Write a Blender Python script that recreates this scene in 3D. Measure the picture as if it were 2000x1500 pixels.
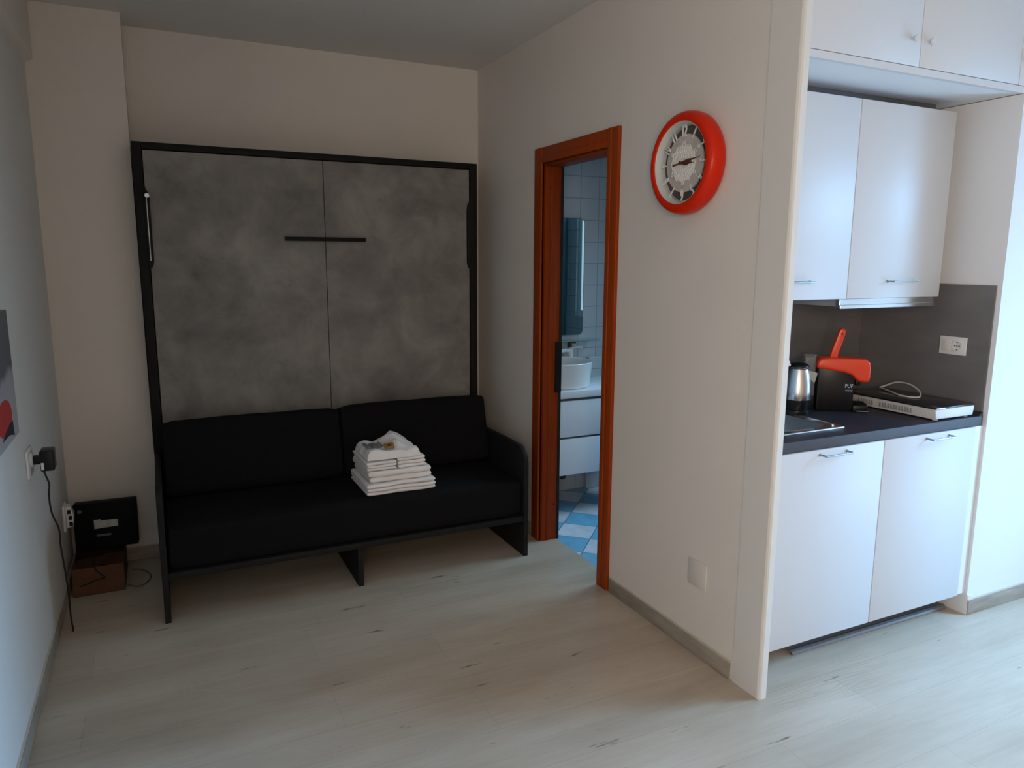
import bpy, bmesh, math, random
from mathutils import Vector, Matrix, noise
PI = math.pi
for o in list(bpy.data.objects):
    bpy.data.objects.remove(o, do_unlink=True)
scn = bpy.context.scene
COL = scn.collection

# ------------------------------------------------------------------ camera
cam_d = bpy.data.cameras.new('camera')
cam_d.sensor_width = 36.0
cam_d.lens = 1426.6 / 2000 * 36.0
cam_d.clip_start = 0.02
cam = bpy.data.objects.new('camera', cam_d)
COL.objects.link(cam)
cr = Vector((0.90066331, -0.43448929, 0.00496677))
cu = Vector((0.06774388, 0.15170035, 0.98610231))
cf = Vector((0.42920435, 0.8878097, -0.16606493))
cam.matrix_world = Matrix(((cr.x, cu.x, -cf.x, 0), (cr.y, cu.y, -cf.y, 0), (cr.z, cu.z, -cf.z, 1.5), (0, 0, 0, 1)))
scn.camera = cam

# ------------------------------------------------------------------ world, lights, exposure
w = bpy.data.worlds.new('sky'); scn.world = w; w.use_nodes = True
wn = w.node_tree.nodes['Background']
wn.inputs[0].default_value = (0.62, 0.80, 1.0, 1); wn.inputs[1].default_value = 1.0
scn.view_settings.view_transform = 'Standard'
scn.view_settings.look = 'None'
scn.view_settings.exposure = 0.0
scn.view_settings.gamma = 1.0
scn.view_settings.use_curve_mapping = False

def area(name, loc, target, sx, sy, power, color, spread=PI):
    d = bpy.data.lights.new(name, 'AREA'); d.shape = 'RECTANGLE'
    d.size = sx; d.size_y = sy; d.energy = power; d.color = color; d.spread = spread
    o = bpy.data.objects.new(name, d); COL.objects.link(o)
    o.location = loc
    o.rotation_euler = (Vector(target) - Vector(loc)).to_track_quat('-Z', 'Z').to_euler()
    return o
XE = 4.15                     # wall with the glazed balcony door, right of the frame
WY0, WY1, WZ1 = 0.05, 1.28, 2.12
area('daylight', (XE + 1.05, (WY0 + WY1) / 2, 2.55), (2.3, (WY0 + WY1) / 2 + .1, 0.2), 2.3, 1.7, 735, (0.27, 0.58, 1.0))
# added upward fill lamp for the soffit, standing in for ground bounce outside
area('ground_bounce_fill', (XE + 1.15, (WY0 + WY1) / 2 - .2, 0.12), (2.6, 1.5, 1.75), 2.0, 1.3, 95, (0.36, 0.64, 1.0))
# added warm fill lamp behind the photographer, through an invented window
area('rear_warm_fill', (-0.66, -1.15, 1.55), (3, -0.2, 0.9), 1.25, 1.25, 101, (1.0, 0.775, 0.60))
# daylight of the bathroom window
area('bathroom_daylight', (3.32, 3.10, 1.75), (1.9, 3.05, 0.0), 0.75, 1.1, 12.5, (0.46, 0.74, 1.0), math.radians(110))

# ------------------------------------------------------------------ materials
def mat(name, color, rough=0.6, metal=0.0, spec=0.5, coat=0.0, var=0.0, vscale=8.0, bump=0.0, bscale=60.0, trans=0.0, ior=1.45, stretch=(1, 1, 1), emis=None, estr=0):
    m = bpy.data.materials.new(name); m.use_nodes = True
    nt = m.node_tree; b = nt.nodes['Principled BSDF']
    b.inputs['Base Color'].default_value = (*color, 1)
    b.inputs['Roughness'].default_value = rough
    b.inputs['Metallic'].default_value = metal
    b.inputs['Specular IOR Level'].default_value = spec
    b.inputs['Coat Weight'].default_value = coat
    b.inputs['Transmission Weight'].default_value = trans
    b.inputs['IOR'].default_value = ior
    if emis:
        b.inputs['Emission Color'].default_value = (*emis, 1); b.inputs['Emission Strength'].default_value = estr
    geo = nt.nodes.new('ShaderNodeNewGeometry')
    mp = nt.nodes.new('ShaderNodeMapping'); mp.inputs['Scale'].default_value = stretch
    nt.links.new(geo.outputs['Position'], mp.inputs['Vector'])
    if var > 0:
        n = nt.nodes.new('ShaderNodeTexNoise'); n.inputs['Scale'].default_value = vscale; n.inputs['Detail'].default_value = 6
        nt.links.new(mp.outputs[0], n.inputs['Vector'])
        r = nt.nodes.new('ShaderNodeMapRange'); r.inputs[1].default_value = 0.3; r.inputs[2].default_value = 0.7
        r.inputs[3].default_value = 1 - var; r.inputs[4].default_value = 1 + var
        nt.links.new(n.outputs[0], r.inputs[0])
        mx = nt.nodes.new('ShaderNodeVectorMath'); mx.operation = 'SCALE'; mx.inputs[0].default_value = color
        nt.links.new(r.outputs[0], mx.inputs['Scale']); nt.links.new(mx.outputs[0], b.inputs['Base Color'])
    if bump > 0:
        n2 = nt.nodes.new('ShaderNodeTexNoise'); n2.inputs['Scale'].default_value = bscale; n2.inputs['Detail'].default_value = 3
        nt.links.new(mp.outputs[0], n2.inputs['Vector'])
        bp = nt.nodes.new('ShaderNodeBump'); bp.inputs['Strength'].default_value = bump; bp.inputs['Distance'].default_value = 0.002
        nt.links.new(n2.outputs[0], bp.inputs['Height']); nt.links.new(bp.outputs[0], b.inputs['Normal'])
    return m

def N(nt, t, **k):
    n = nt.nodes.new(t)
    for a, v in k.items(): setattr(n, a, v)
    return n

def ramp(nt, src, stops):
    r = nt.nodes.new('ShaderNodeValToRGB'); e = r.color_ramp.elements
    e[0].position, e[0].color = stops[0][0], (*stops[0][1], 1)
    e[1].position, e[1].color = stops[-1][0], (*stops[-1][1], 1)
    for p, c in stops[1:-1]:
        q = e.new(p); q.color = (*c, 1)
    nt.links.new(src, r.inputs[0]); return r

def mulcol(nt, a, b, fac=1.0, mode='MULTIPLY'):
    m = nt.nodes.new('ShaderNodeMix'); m.data_type = 'RGBA'; m.blend_type = mode
    if isinstance(fac, float): m.inputs[0].default_value = fac
    else: nt.links.new(fac, m.inputs[0])
    for i, s in ((6, a), (7, b)):
        if isinstance(s, tuple): m.inputs[i].default_value = (*s, 1)
        else: nt.links.new(s, m.inputs[i])
    return m.outputs[2]

def wood_floor():
    m = bpy.data.materials.new('grey_oak_planks'); m.use_nodes = True
    nt = m.node_tree; b = nt.nodes['Principled BSDF']; b.inputs['Roughness'].default_value = 0.36
    b.inputs['Specular IOR Level'].default_value = 0.55
    geo = N(nt, 'ShaderNodeNewGeometry')
    def noi(scale, detail, rough=0.6, sx=1, sy=1, off=(0, 0, 0), dist=0.0):
        mp = N(nt, 'ShaderNodeMapping'); mp.inputs['Scale'].default_value = (sx, sy, 1); mp.inputs['Location'].default_value = off
        nt.links.new(geo.outputs['Position'], mp.inputs[0])
        n = N(nt, 'ShaderNodeTexNoise'); n.inputs['Scale'].default_value = scale; n.inputs['Detail'].default_value = detail
        n.inputs['Roughness'].default_value = rough; n.inputs['Distortion'].default_value = dist
        nt.links.new(mp.outputs[0], n.inputs['Vector']); return n.outputs[0]
    br = N(nt, 'ShaderNodeTexBrick'); br.offset = 0.37; br.squash = 1.0
    br.inputs['Color1'].default_value = (0.955, 0.955, 0.955, 1); br.inputs['Color2'].default_value = (1.03, 1.025, 1.02, 1)
    br.inputs['Mortar'].default_value = (0.80, 0.78, 0.76, 1)
    br.inputs['Scale'].default_value = 1.0; br.inputs['Mortar Size'].default_value = 0.0012; br.inputs['Mortar Smooth'].default_value = 0.4
    br.inputs['Bias'].default_value = 0.0
    br.inputs['Brick Width'].default_value = 1.22; br.inputs['Row Height'].default_value = 0.225
    mp = N(nt, 'ShaderNodeMapping'); mp.inputs['Location'].default_value = (0.31, 0.07, 0)
    nt.links.new(geo.outputs['Position'], mp.inputs[0]); nt.links.new(mp.outputs[0], br.inputs[0])
    base = ramp(nt, noi(1.6, 5, 0.6, 0.55, 2.2), [(0.30, (0.430, 0.355, 0.270)), (0.5, (0.535, 0.455, 0.358)), (0.72, (0.61, 0.54, 0.445))])
    grain = ramp(nt, noi(9, 8, 0.7, 0.35, 6.0, dist=0.6), [(0.30, (0.80, 0.78, 0.76)), (0.55, (1, 1, 1)), (0.8, (1.05, 1.05, 1.05))])
    # broad cathedral figure
    wv = N(nt, 'ShaderNodeTexWave'); wv.wave_type = 'BANDS'; wv.bands_direction = 'Y'
    wv.inputs['Scale'].default_value = 14.0; wv.inputs['Distortion'].default_value = 14.0; wv.inputs['Detail'].default_value = 2.0; wv.inputs['Detail Scale'].default_value = 0.8
    mp2 = N(nt, 'ShaderNodeMapping'); mp2.inputs['Scale'].default_value = (0.35, 1.5, 1)
    nt.links.new(geo.outputs['Position'], mp2.inputs[0]); nt.links.new(mp2.outputs[0], wv.inputs[0])
    fig = ramp(nt, wv.outputs['Fac'], [(0.0, (0.90, 0.885, 0.86)), (0.45, (1, 1, 1)), (1.0, (1, 1, 1))])
    figmask = ramp(nt, noi(2.2, 2, 0.5, 0.6, 1.6, (4, 2, 0)), [(0.60, (0, 0, 0)), (0.68, (1, 1, 1))])
    c = mulcol(nt, base.outputs[0], br.outputs['Color'])
    c = mulcol(nt, c, grain.outputs[0], 0.45)
    figc = mulcol(nt, (1.0, 1.0, 1.0), fig.outputs[0], figmask.outputs[0], 'MIX')
    c = mulcol(nt, c, figc)
    # dark knots and splits, long in the direction of the boards
    kn = ramp(nt, noi(8.5, 3, 0.55, 0.5, 2.4, (2.3, 0.9, 0)), [(0.685, (1, 1, 1)), (0.74, (0.36, 0.28, 0.22))])
    c = mulcol(nt, c, kn.outputs[0])
    nt.links.new(c, b.inputs['Base Color'])
    bp = N(nt, 'ShaderNodeBump'); bp.inputs['Strength'].default_value = 0.12; bp.inputs['Distance'].default_value = 0.001
    nt.links.new(grain.outputs[0], bp.inputs['Height']); nt.links.new(bp.outputs[0], b.inputs['Normal'])
    return m

def concrete_laminate():
    m = bpy.data.materials.new('concrete_laminate'); m.use_nodes = True
    nt = m.node_tree; b = nt.nodes['Principled BSDF']; b.inputs['Roughness'].default_value = 0.55; b.inputs['Specular IOR Level'].default_value = 0.3
    geo = N(nt, 'ShaderNodeNewGeometry')
    n = N(nt, 'ShaderNodeTexNoise'); n.inputs['Scale'].default_value = 3.2; n.inputs['Detail'].default_value = 8; n.inputs['Roughness'].default_value = 0.62
    n.inputs['Distortion'].default_value = 0.4
    nt.links.new(geo.outputs['Position'], n.inputs['Vector'])
    n2 = N(nt, 'ShaderNodeTexNoise'); n2.inputs['Scale'].default_value = 16; n2.inputs['Detail'].default_value = 4
    nt.links.new(geo.outputs['Position'], n2.inputs['Vector'])
    a = ramp(nt, n.outputs[0], [(0.32, (0.135, 0.124, 0.113)), (0.5, (0.218, 0.200, 0.182)), (0.68, (0.300, 0.277, 0.252))])
    s = ramp(nt, n2.outputs[0], [(0.22, (0.80, 0.80, 0.80)), (0.42, (1, 1, 1)), (1.0, (1.02, 1.02, 1.02))])
    nt.links.new(mulcol(nt, a.outputs[0], s.outputs[0]), b.inputs['Base Color'])
    return m

def tile_checker():
    m = bpy.data.materials.new('blue_white_checker_tiles'); m.use_nodes = True
    nt = m.node_tree; b = nt.nodes['Principled BSDF']; b.inputs['Roughness'].default_value = 0.3
    geo = N(nt, 'ShaderNodeNewGeometry'); mp = N(nt, 'ShaderNodeMapping'); mp.vector_type = 'TEXTURE'
    mp.inputs['Location'].default_value = (2.038, 3.515, 0); mp.inputs['Rotation'].default_value = (0, 0, math.radians(46.5)); mp.inputs['Scale'].default_value = (0.195, 0.195, 1)
    nt.links.new(geo.outputs['Position'], mp.inputs[0])
    sep = N(nt, 'ShaderNodeSeparateXYZ'); nt.links.new(mp.outputs[0], sep.inputs[0])
    def mth(op, a, c=None):
        q = N(nt, 'ShaderNodeMath'); q.operation = op
        for i, v in enumerate((a, c)):
            if v is None: continue
            if isinstance(v, (int, float)): q.inputs[i].default_value = v
            else: nt.links.new(v, q.inputs[i])
        return q.outputs[0]
    fx, fy = mth('FLOOR', sep.outputs[0]), mth('FLOOR', sep.outputs[1])
    par = mth('FLOORED_MODULO' if False else 'PINGPONG', mth('ADD', fx, fy), 1.0)
    def edge(v):
        f = mth('FRACT', v); return mth('MINIMUM', f, mth('SUBTRACT', 1.0, f))
    gr = mth('LESS_THAN', mth('MINIMUM', edge(sep.outputs[0]), edge(sep.outputs[1])), 0.014)
    n = N(nt, 'ShaderNodeTexNoise'); n.inputs['Scale'].default_value = 14; nt.links.new(geo.outputs['Position'], n.inputs['Vector'])
    v = ramp(nt, n.outputs[0], [(0.3, (0.9, 0.9, 0.9)), (0.7, (1.08, 1.08, 1.08))])
    c = mulcol(nt, (0.72, 0.80, 0.88), (0.20, 0.54, 0.78), par, 'MIX')
    c = mulcol(nt, c, v.outputs[0])
    c = mulcol(nt, c, (0.15, 0.24, 0.32), gr, 'MIX')
    nt.links.new(c, b.inputs['Base Color'])
    return m

def wall_tiles():
    m = bpy.data.materials.new('white_wall_tiles'); m.use_nodes = True
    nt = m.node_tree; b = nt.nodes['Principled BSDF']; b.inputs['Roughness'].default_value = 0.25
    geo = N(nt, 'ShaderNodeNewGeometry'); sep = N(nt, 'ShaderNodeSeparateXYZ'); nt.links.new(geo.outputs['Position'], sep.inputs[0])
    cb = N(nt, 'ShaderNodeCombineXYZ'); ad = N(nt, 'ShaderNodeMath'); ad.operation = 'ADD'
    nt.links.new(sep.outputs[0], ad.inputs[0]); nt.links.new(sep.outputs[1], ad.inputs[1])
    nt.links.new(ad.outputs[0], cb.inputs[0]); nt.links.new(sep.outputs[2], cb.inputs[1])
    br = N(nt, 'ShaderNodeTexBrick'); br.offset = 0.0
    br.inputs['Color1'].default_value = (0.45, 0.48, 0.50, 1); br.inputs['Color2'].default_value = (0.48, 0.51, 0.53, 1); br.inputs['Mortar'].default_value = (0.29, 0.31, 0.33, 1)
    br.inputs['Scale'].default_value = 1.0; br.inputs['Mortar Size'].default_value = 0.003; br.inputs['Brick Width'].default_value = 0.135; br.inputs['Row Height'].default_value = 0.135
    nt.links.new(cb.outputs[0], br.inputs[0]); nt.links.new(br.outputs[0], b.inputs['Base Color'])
    return m

M = dict(
    wall=mat('warm_white_plaster', (0.74, 0.685, 0.62), 0.9, spec=0.2, var=0.02, vscale=3, bump=0.15, bscale=120),
    wall_l=mat('cool_white_plaster', (0.70, 0.685, 0.65), 0.9, spec=0.2, var=0.02, vscale=3, bump=0.15, bscale=120),
    ceil=mat('ceiling_paint', (0.74, 0.71, 0.67), 0.95, spec=0.1, var=0.02, vscale=2),
    kwall=mat('kitchen_wall_paint', (0.76, 0.76, 0.77), 0.85, spec=0.2, var=0.015, vscale=3),
    post=mat('post_paint', (0.70, 0.675, 0.63), 0.6, spec=0.3, var=0.01),
    bead=mat('corner_bead_paint', (0.76, 0.72, 0.65), 0.55, spec=0.3, var=0.01),
    floor=wood_floor(), conc=concrete_laminate(), tiles=tile_checker(), wtiles=wall_tiles(),
    base=mat('grey_oak_skirting', (0.33, 0.285, 0.23), 0.5, var=0.16, vscale=7, stretch=(1, 1, 6)),
    skirtcap=mat('skirting_cap', (0.58, 0.53, 0.46), 0.5, var=0.05),
    black=mat('black_metal', (0.013, 0.012, 0.011), 0.6, spec=0.15, var=0.1),
    blackwood=mat('black_board', (0.016, 0.015, 0.015), 0.6, spec=0.18, var=0.12, vscale=20),
    fabric=mat('black_fabric', (0.0095, 0.0090, 0.0095), 0.95, spec=0.1, var=0.2, vscale=200, bump=0.5, bscale=500),
    slot=mat('dark_slot', (0.008, 0.008, 0.008), 0.8),
    chrome=mat('chrome', (0.75, 0.75, 0.76), 0.12, 1.0, var=0.02),
    steel=mat('brushed_steel', (0.58, 0.56, 0.55), 0.27, 1.0, var=0.06, vscale=40, stretch=(8, 8, 0.4)),
    hood=mat('hood_steel', (0.72, 0.72, 0.73), 0.16, 1.0, var=0.04, vscale=20, stretch=(0.5, 1, 8)),
    satin=mat('satin_nickel', (0.36, 0.37, 0.40), 0.35, 1.0, var=0.03),
    cab=mat('white_laminate', (0.635, 0.63, 0.64), 0.42, spec=0.45, var=0.01, vscale=3),
    carc=mat('white_carcass', (0.62, 0.62, 0.64), 0.6, var=0.02),
    dgap=mat('cabinet_top_grey', (0.25, 0.26, 0.26), 0.7, var=0.05),
    worktop=mat('anthracite_worktop', (0.027, 0.024, 0.030), 0.48, spec=0.25, var=0.15, vscale=60),
    wedge=mat('worktop_lit_edge', (0.068, 0.068, 0.080), 0.55, spec=0.3, var=0.05),
    splash=mat('taupe_grey_splashback', (0.165, 0.155, 0.152), 0.45, spec=0.35, var=0.12, vscale=4, stretch=(1, 1, 3)),
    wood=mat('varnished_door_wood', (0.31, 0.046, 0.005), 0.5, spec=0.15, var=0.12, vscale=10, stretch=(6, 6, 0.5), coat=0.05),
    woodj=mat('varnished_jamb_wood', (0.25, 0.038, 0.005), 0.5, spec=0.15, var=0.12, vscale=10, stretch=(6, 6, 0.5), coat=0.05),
    red=mat('orange_red_plastic', (0.64, 0.020, 0.002), 0.28, spec=0.2, coat=0.05, var=0.02),
    mred=mat('machine_red_plastic', (0.78, 0.050, 0.012), 0.30, spec=0.5, coat=0.3, var=0.03),
    cring=mat('clock_inner_ring', (0.58, 0.60, 0.57), 0.45, var=0.02),
    cface=mat('clock_face', (0.50, 0.46, 0.42), 0.8, var=0.10, vscale=30),
    cnum=mat('clock_numeral', (0.80, 0.77, 0.72), 0.5, var=0.03),
    cgap=mat('clock_shadow_gap', (0.10, 0.085, 0.075), 0.9, var=0.1),
    hand=mat('brown_clock_hand', (0.10, 0.032, 0.016), 0.4, var=0.1),
    boxblack=mat('matt_black_plastic', (0.005, 0.005, 0.0055), 0.6, spec=0.12, var=0.1),
    bplastic=mat('black_plastic', (0.006, 0.006, 0.007), 0.35, spec=0.35, var=0.1),
    gblack=mat('black_glass', (0.010, 0.008, 0.008), 0.12, spec=0.5, var=0.05),
    wplastic=mat('white_plastic', (0.74, 0.73, 0.72), 0.35, var=0.02),
    gplastic=mat('grey_vent', (0.26, 0.25, 0.25), 0.6, var=0.03),
    vent=mat('hob_side_plastic', (0.62, 0.60, 0.58), 0.4, var=0.02),
    towel=mat('white_towel', (0.90, 0.85, 0.82), 0.95, spec=0.1, var=0.03, vscale=20, bump=0.6, bscale=300),
    soap=mat('gold_soap_wrapper', (0.30, 0.165, 0.045), 0.4, var=0.12, vscale=60),
    tag=mat('cream_label', (0.72, 0.66, 0.50), 0.7, var=0.03),
    foil=mat('clear_packet', (0.46, 0.45, 0.43), 0.25, spec=0.8, var=0.3, vscale=40),
    card=mat('brown_cardboard', (0.115, 0.052, 0.026), 0.85, var=0.12, vscale=18),
    cardd=mat('cardboard_inside', (0.06, 0.03, 0.017), 0.9, var=0.1),
    paper=mat('white_sticker', (0.45, 0.47, 0.43), 0.7, var=0.2, vscale=60),
    logo=mat('grey_logo', (0.12, 0.12, 0.12), 0.5, var=0.1),
    porcelain=mat('white_porcelain', (0.74, 0.74, 0.73), 0.15, var=0.01),
    van=mat('vanity_white', (0.72, 0.76, 0.80), 0.35, var=0.01),
    vangap=mat('grip_groove_and_shade', (0.10, 0.11, 0.12), 0.6, var=0.05),
    mirror=mat('mirror_glass', (0.62, 0.74, 0.74), 0.02, 1.0),
    mirrorf=mat('mirror_edge', (0.07, 0.13, 0.14), 0.3, var=0.1),
    glass=mat('shelf_glass', (0.62, 0.86, 0.82), 0.05, trans=0.85, ior=1.45),
    tank=mat('smoky_water_tank', (0.55, 0.57, 0.57), 0.12, trans=0.75, ior=1.2),
    brass=mat('brass_bracket', (0.10, 0.09, 0.045), 0.4, 0.8),
    plate=mat('cover_plate', (0.69, 0.635, 0.575), 0.6, var=0.01),
    pvc=mat('grey_plinth_pvc', (0.16, 0.175, 0.20), 0.35, spec=0.5, var=0.06, vscale=20, stretch=(0.5, 8, 8)),
    ink=mat('printed_lettering', (0.50, 0.56, 0.66), 0.6),
    cable=mat('black_cable', (0.010, 0.010, 0.010), 0.6),
    cableg=mat('grey_cable', (0.16, 0.14, 0.12), 0.6),
    cablew=mat('white_cable', (0.60, 0.58, 0.55), 0.5),
    winframe=mat('window_frame_white', (0.75, 0.75, 0.74), 0.4, var=0.01),
    teal=mat('dark_teal_wall', (0.07, 0.17, 0.19), 0.6, var=0.05),
    silic=mat('dried_caulk', (0.60, 0.60, 0.60), 0.6, var=0.05),
)

def pane_glass():
    m = bpy.data.materials.new('window_glass'); m.use_nodes = True; nt = m.node_tree
    nt.nodes.remove(nt.nodes['Principled BSDF']); out = nt.nodes['Material Output']
    tr = N(nt, 'ShaderNodeBsdfTransparent'); tr.inputs[0].default_value = (0.97, 0.985, 0.98, 1)
    gl = N(nt, 'ShaderNodeBsdfGlossy'); gl.inputs['Roughness'].default_value = 0.02
    mx = N(nt, 'ShaderNodeMixShader'); mx.inputs[0].default_value = 0.06
    nt.links.new(tr.outputs[0], mx.inputs[1]); nt.links.new(gl.outputs[0], mx.inputs[2]); nt.links.new(mx.outputs[0], out.inputs[0])
    return m
M['pane'] = pane_glass()

# ------------------------------------------------------------------ mesh helpers (all in world coordinates)
def BM(): return bmesh.new()

def box(bm, x0, x1, y0, y1, z0, z1, mi=0):
    vs = [bm.verts.new((x, y, z)) for z in (z0, z1) for y in (y0, y1) for x in (x0, x1)]
    for f in ((0, 2, 3, 1), (4, 5, 7, 6), (0, 1, 5, 4), (2, 6, 7, 3), (0, 4, 6, 2), (1, 3, 7, 5)):
        q = bm.faces.new([vs[i] for i in f]); q.material_index = mi
    return vs

def rbox(bm, x0, x1, y0, y1, z0, z1, r=0.003, seg=2):
    t = bmesh.new(); box(t, x0, x1, y0, y1, z0, z1)
    r = min(r, 0.49 * min(abs(x1 - x0), abs(y1 - y0), abs(z1 - z0)))
    bmesh.ops.bevel(t, geom=t.edges[:], offset=r, segments=seg, profile=0.5, affect='EDGES')
    merge(bm, t); return bm

def merge(bm, t, mtx=None):
    if mtx: bmesh.ops.transform(t, matrix=mtx, verts=t.verts[:])
    m = bpy.data.meshes.new('tmp'); t.to_mesh(m); t.free(); bm.from_mesh(m); bpy.data.meshes.remove(m)

def prism(bm, pts, axis, a0, a1, r=0.0, seg=2):
    """extrude a 2D outline; axis 'X': pts are (y,z); 'Y': (x,z); 'Z': (x,y)"""
    t = bmesh.new()
    def P(p, a): return {'X': (a, p[0], p[1]), 'Y': (p[0], a, p[1]), 'Z': (p[0], p[1], a)}[axis]
    A = [t.verts.new(P(p, a0)) for p in pts]; B = [t.verts.new(P(p, a1)) for p in pts]
    n = len(pts)
    t.faces.new(A[::-1]); t.faces.new(B)
    for i in range(n): t.faces.new((A[i], A[(i + 1) % n], B[(i + 1) % n], B[i]))
    bmesh.ops.recalc_face_normals(t, faces=t.faces[:])
    if r > 0:
        ed = [e for e in t.edges if (e.verts[0] in A) == (e.verts[1] in A)]
        bmesh.ops.bevel(t, geom=ed, offset=r, segments=seg, profile=0.5, affect='EDGES')
    merge(bm, t)

def lathe(bm, prof, center, axis='Z', n=48, a0=0, a1=2 * PI):
    """profile of (radius, height) pairs turned round an axis through center"""
    rings = []
    full = abs(a1 - a0 - 2 * PI) < 1e-6
    for k in range(n if full else n + 1):
        a = a0 + (a1 - a0) * k / n; c, s = math.cos(a), math.sin(a); ring = []
        for r, h in prof:
            p = {'Z': (r * c, r * s, h), 'X': (h, r * c, r * s), 'Y': (r * c, h, r * s)}[axis]
            ring.append(bm.verts.new((center[0] + p[0], center[1] + p[1], center[2] + p[2])))
        rings.append(ring)
    m = len(rings); fs = []
    for k in range(m if full else m - 1):
        A, B = rings[k], rings[(k + 1) % m]
        for i in range(len(prof) - 1):
            fs.append(bm.faces.new((A[i], B[i], B[i + 1], A[i + 1])))
    bmesh.ops.remove_doubles(bm, verts=[v for r_ in rings for v in r_], dist=1e-6)
    return bm

def cyl(bm, p0, p1, r, n=16, r2=None):
    p0, p1 = Vector(p0), Vector(p1); d = p1 - p0
    t = bmesh.new(); bmesh.ops.create_cone(t, cap_ends=True, segments=n, radius1=r, radius2=r if r2 is None else r2, depth=d.length)
    merge(bm, t, Matrix.Translation((p0 + p1) / 2) @ d.to_track_quat('Z', 'Y').to_matrix().to_4x4())

def smooth_path(pts, sub=8, closed=False):
    P = [Vector(p) for p in pts]; out = []; n = len(P)
    g = (lambda i: P[i % n]) if closed else (lambda i: P[max(0, min(n - 1, i))])
    for i in range(n if closed else n - 1):
        a, b, c, d = g(i - 1), g(i), g(i + 1), g(i + 2)
        for k in range(sub):
            t = k / sub
            out.append(0.5 * ((2 * b) + (c - a) * t + (2 * a - 5 * b + 4 * c - d) * t * t + (3 * b - a - 3 * c + d) * t ** 3))
    if not closed: out.append(P[-1])
    return out

def tube(bm, pts, r, n=10, closed=False, sub=8, sm=True):
    path = smooth_path(pts, sub, closed) if sm else [Vector(p) for p in pts]
    m = len(path); rings = []; up = None
    for i, p in enumerate(path):
        if closed: tan = path[(i + 1) % m] - path[i - 1]
        else: tan = path[min(m - 1, i + 1)] - path[max(0, i - 1)]
        if tan.length < 1e-9: tan = Vector((0, 0, 1))
        tan.normalize()
        if up is None: up = tan.orthogonal().normalized()
        up = (up - tan * up.dot(tan))
        up = up.normalized() if up.length > 1e-6 else tan.orthogonal().normalized()
        s = tan.cross(up)
        rr = r(i / max(1, m - 1)) if callable(r) else r
        rings.append([bm.verts.new(p + rr * (math.cos(2 * PI * k / n) * up + math.sin(2 * PI * k / n) * s)) for k in range(n)])
    for i in range(m if closed else m - 1):
        A, B = rings[i], rings[(i + 1) % m]
        for k in range(n): bm.faces.new((A[k], A[(k + 1) % n], B[(k + 1) % n], B[k]))
    if not closed:
        bm.faces.new(rings[0][::-1]); bm.faces.new(rings[-1])

def cushion(bm, x0, x1, y0, y1, z0, z1, e=5.0, nx=28, ny=12, nz=12, puff=0.0, seed=0, amp=0.002):
    """rounded upholstered block: superellipsoid-rounded box with slight puff and unevenness"""
    t = bmesh.new(); box(t, -1, 1, -1, 1, -1, 1)
    bmesh.ops.subdivide_edges(t, edges=t.edges[:], cuts=14, use_grid_fill=True)
    hx, hy, hz = (x1 - x0) / 2, (y1 - y0) / 2, (z1 - z0) / 2
    c = Vector(((x0 + x1) / 2, (y0 + y1) / 2, (z0 + z1) / 2)); r = e
    for v in t.verts:
        p = Vector((v.co.x * hx, v.co.y * hy, v.co.z * hz))
        q = Vector((max(-hx + r, min(hx - r, p.x)), max(-hy + r, min(hy - r, p.y)), max(-hz + r, min(hz - r, p.z))))
        d = p - q
        if d.length > 1e-9: p = q + d.normalized() * r
        w_ = (1 - v.co.x ** 2) * (1 - (v.co.y ** 2) * 0.6) * (1 - 0.6 * v.co.z ** 2)
        nrm = Vector((v.co.x ** 5, v.co.y ** 5, v.co.z ** 5))
        p = p + nrm * puff * max(0.0, w_) + Vector((0, 0, 1)) * amp * noise.noise(p * 9 + Vector((seed, 0, 0)))
        v.co = c + p
    merge(bm, t)

def dense_edges_box(bm, x0, x1, y0, y1, z0, z1, r): cushion(bm, x0, x1, y0, y1, z0, z1, r, puff=0, amp=0)

def wpos(o):
    v = Vector((0, 0, 0))
    while o: v += o.location; o = o.parent
    return v

def obj(name, bm, m, parent=None, smooth=True, local=False, kind=None):
    me = bpy.data.meshes.new(name)
    bmesh.ops.recalc_face_normals(bm, faces=bm.faces[:])
    if not local:
        if parent: off = wpos(parent)
        else:
            xs = [v.co for v in bm.verts]
            off = Vector(((min(v.x for v in xs) + max(v.x for v in xs)) / 2, (min(v.y for v in xs) + max(v.y for v in xs)) / 2, min(v.z for v in xs)))
        bmesh.ops.translate(bm, verts=bm.verts[:], vec=-off)
    bm.to_mesh(me); bm.free()
    for x in (m if isinstance(m, (list, tuple)) else [m]): me.materials.append(x)
    o = bpy.data.objects.new(name, me); COL.objects.link(o)
    if parent: o.parent = parent
    elif not local: o.location = off
    if smooth:
        for p in me.polygons: p.use_smooth = True
        try: me.set_sharp_from_angle(angle=math.radians(38))
        except Exception: pass
    if kind: o['kind'] = kind
    return o

def thing(name, label, cat, loc, rz=0, group=None):
    o = bpy.data.objects.new(name, None); COL.objects.link(o); o.location = loc; o.rotation_euler = (0, 0, rz)
    o.empty_display_size = 0.1
    o['label'] = label; o['category'] = cat
    if group: o['group'] = group
    return o

def tag(o, label, cat, group=None):
    o['label'] = label; o['category'] = cat
    if group: o['group'] = group
    return o

def struct(name, bm, m, smooth=False): return obj(name, bm, m, smooth=smooth, kind='structure')

def sroot(name, loc):
    o = bpy.data.objects.new(name, None); COL.objects.link(o); o.location = loc; o['kind'] = 'structure'; o.empty_display_size = 0.1
    return o

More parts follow.
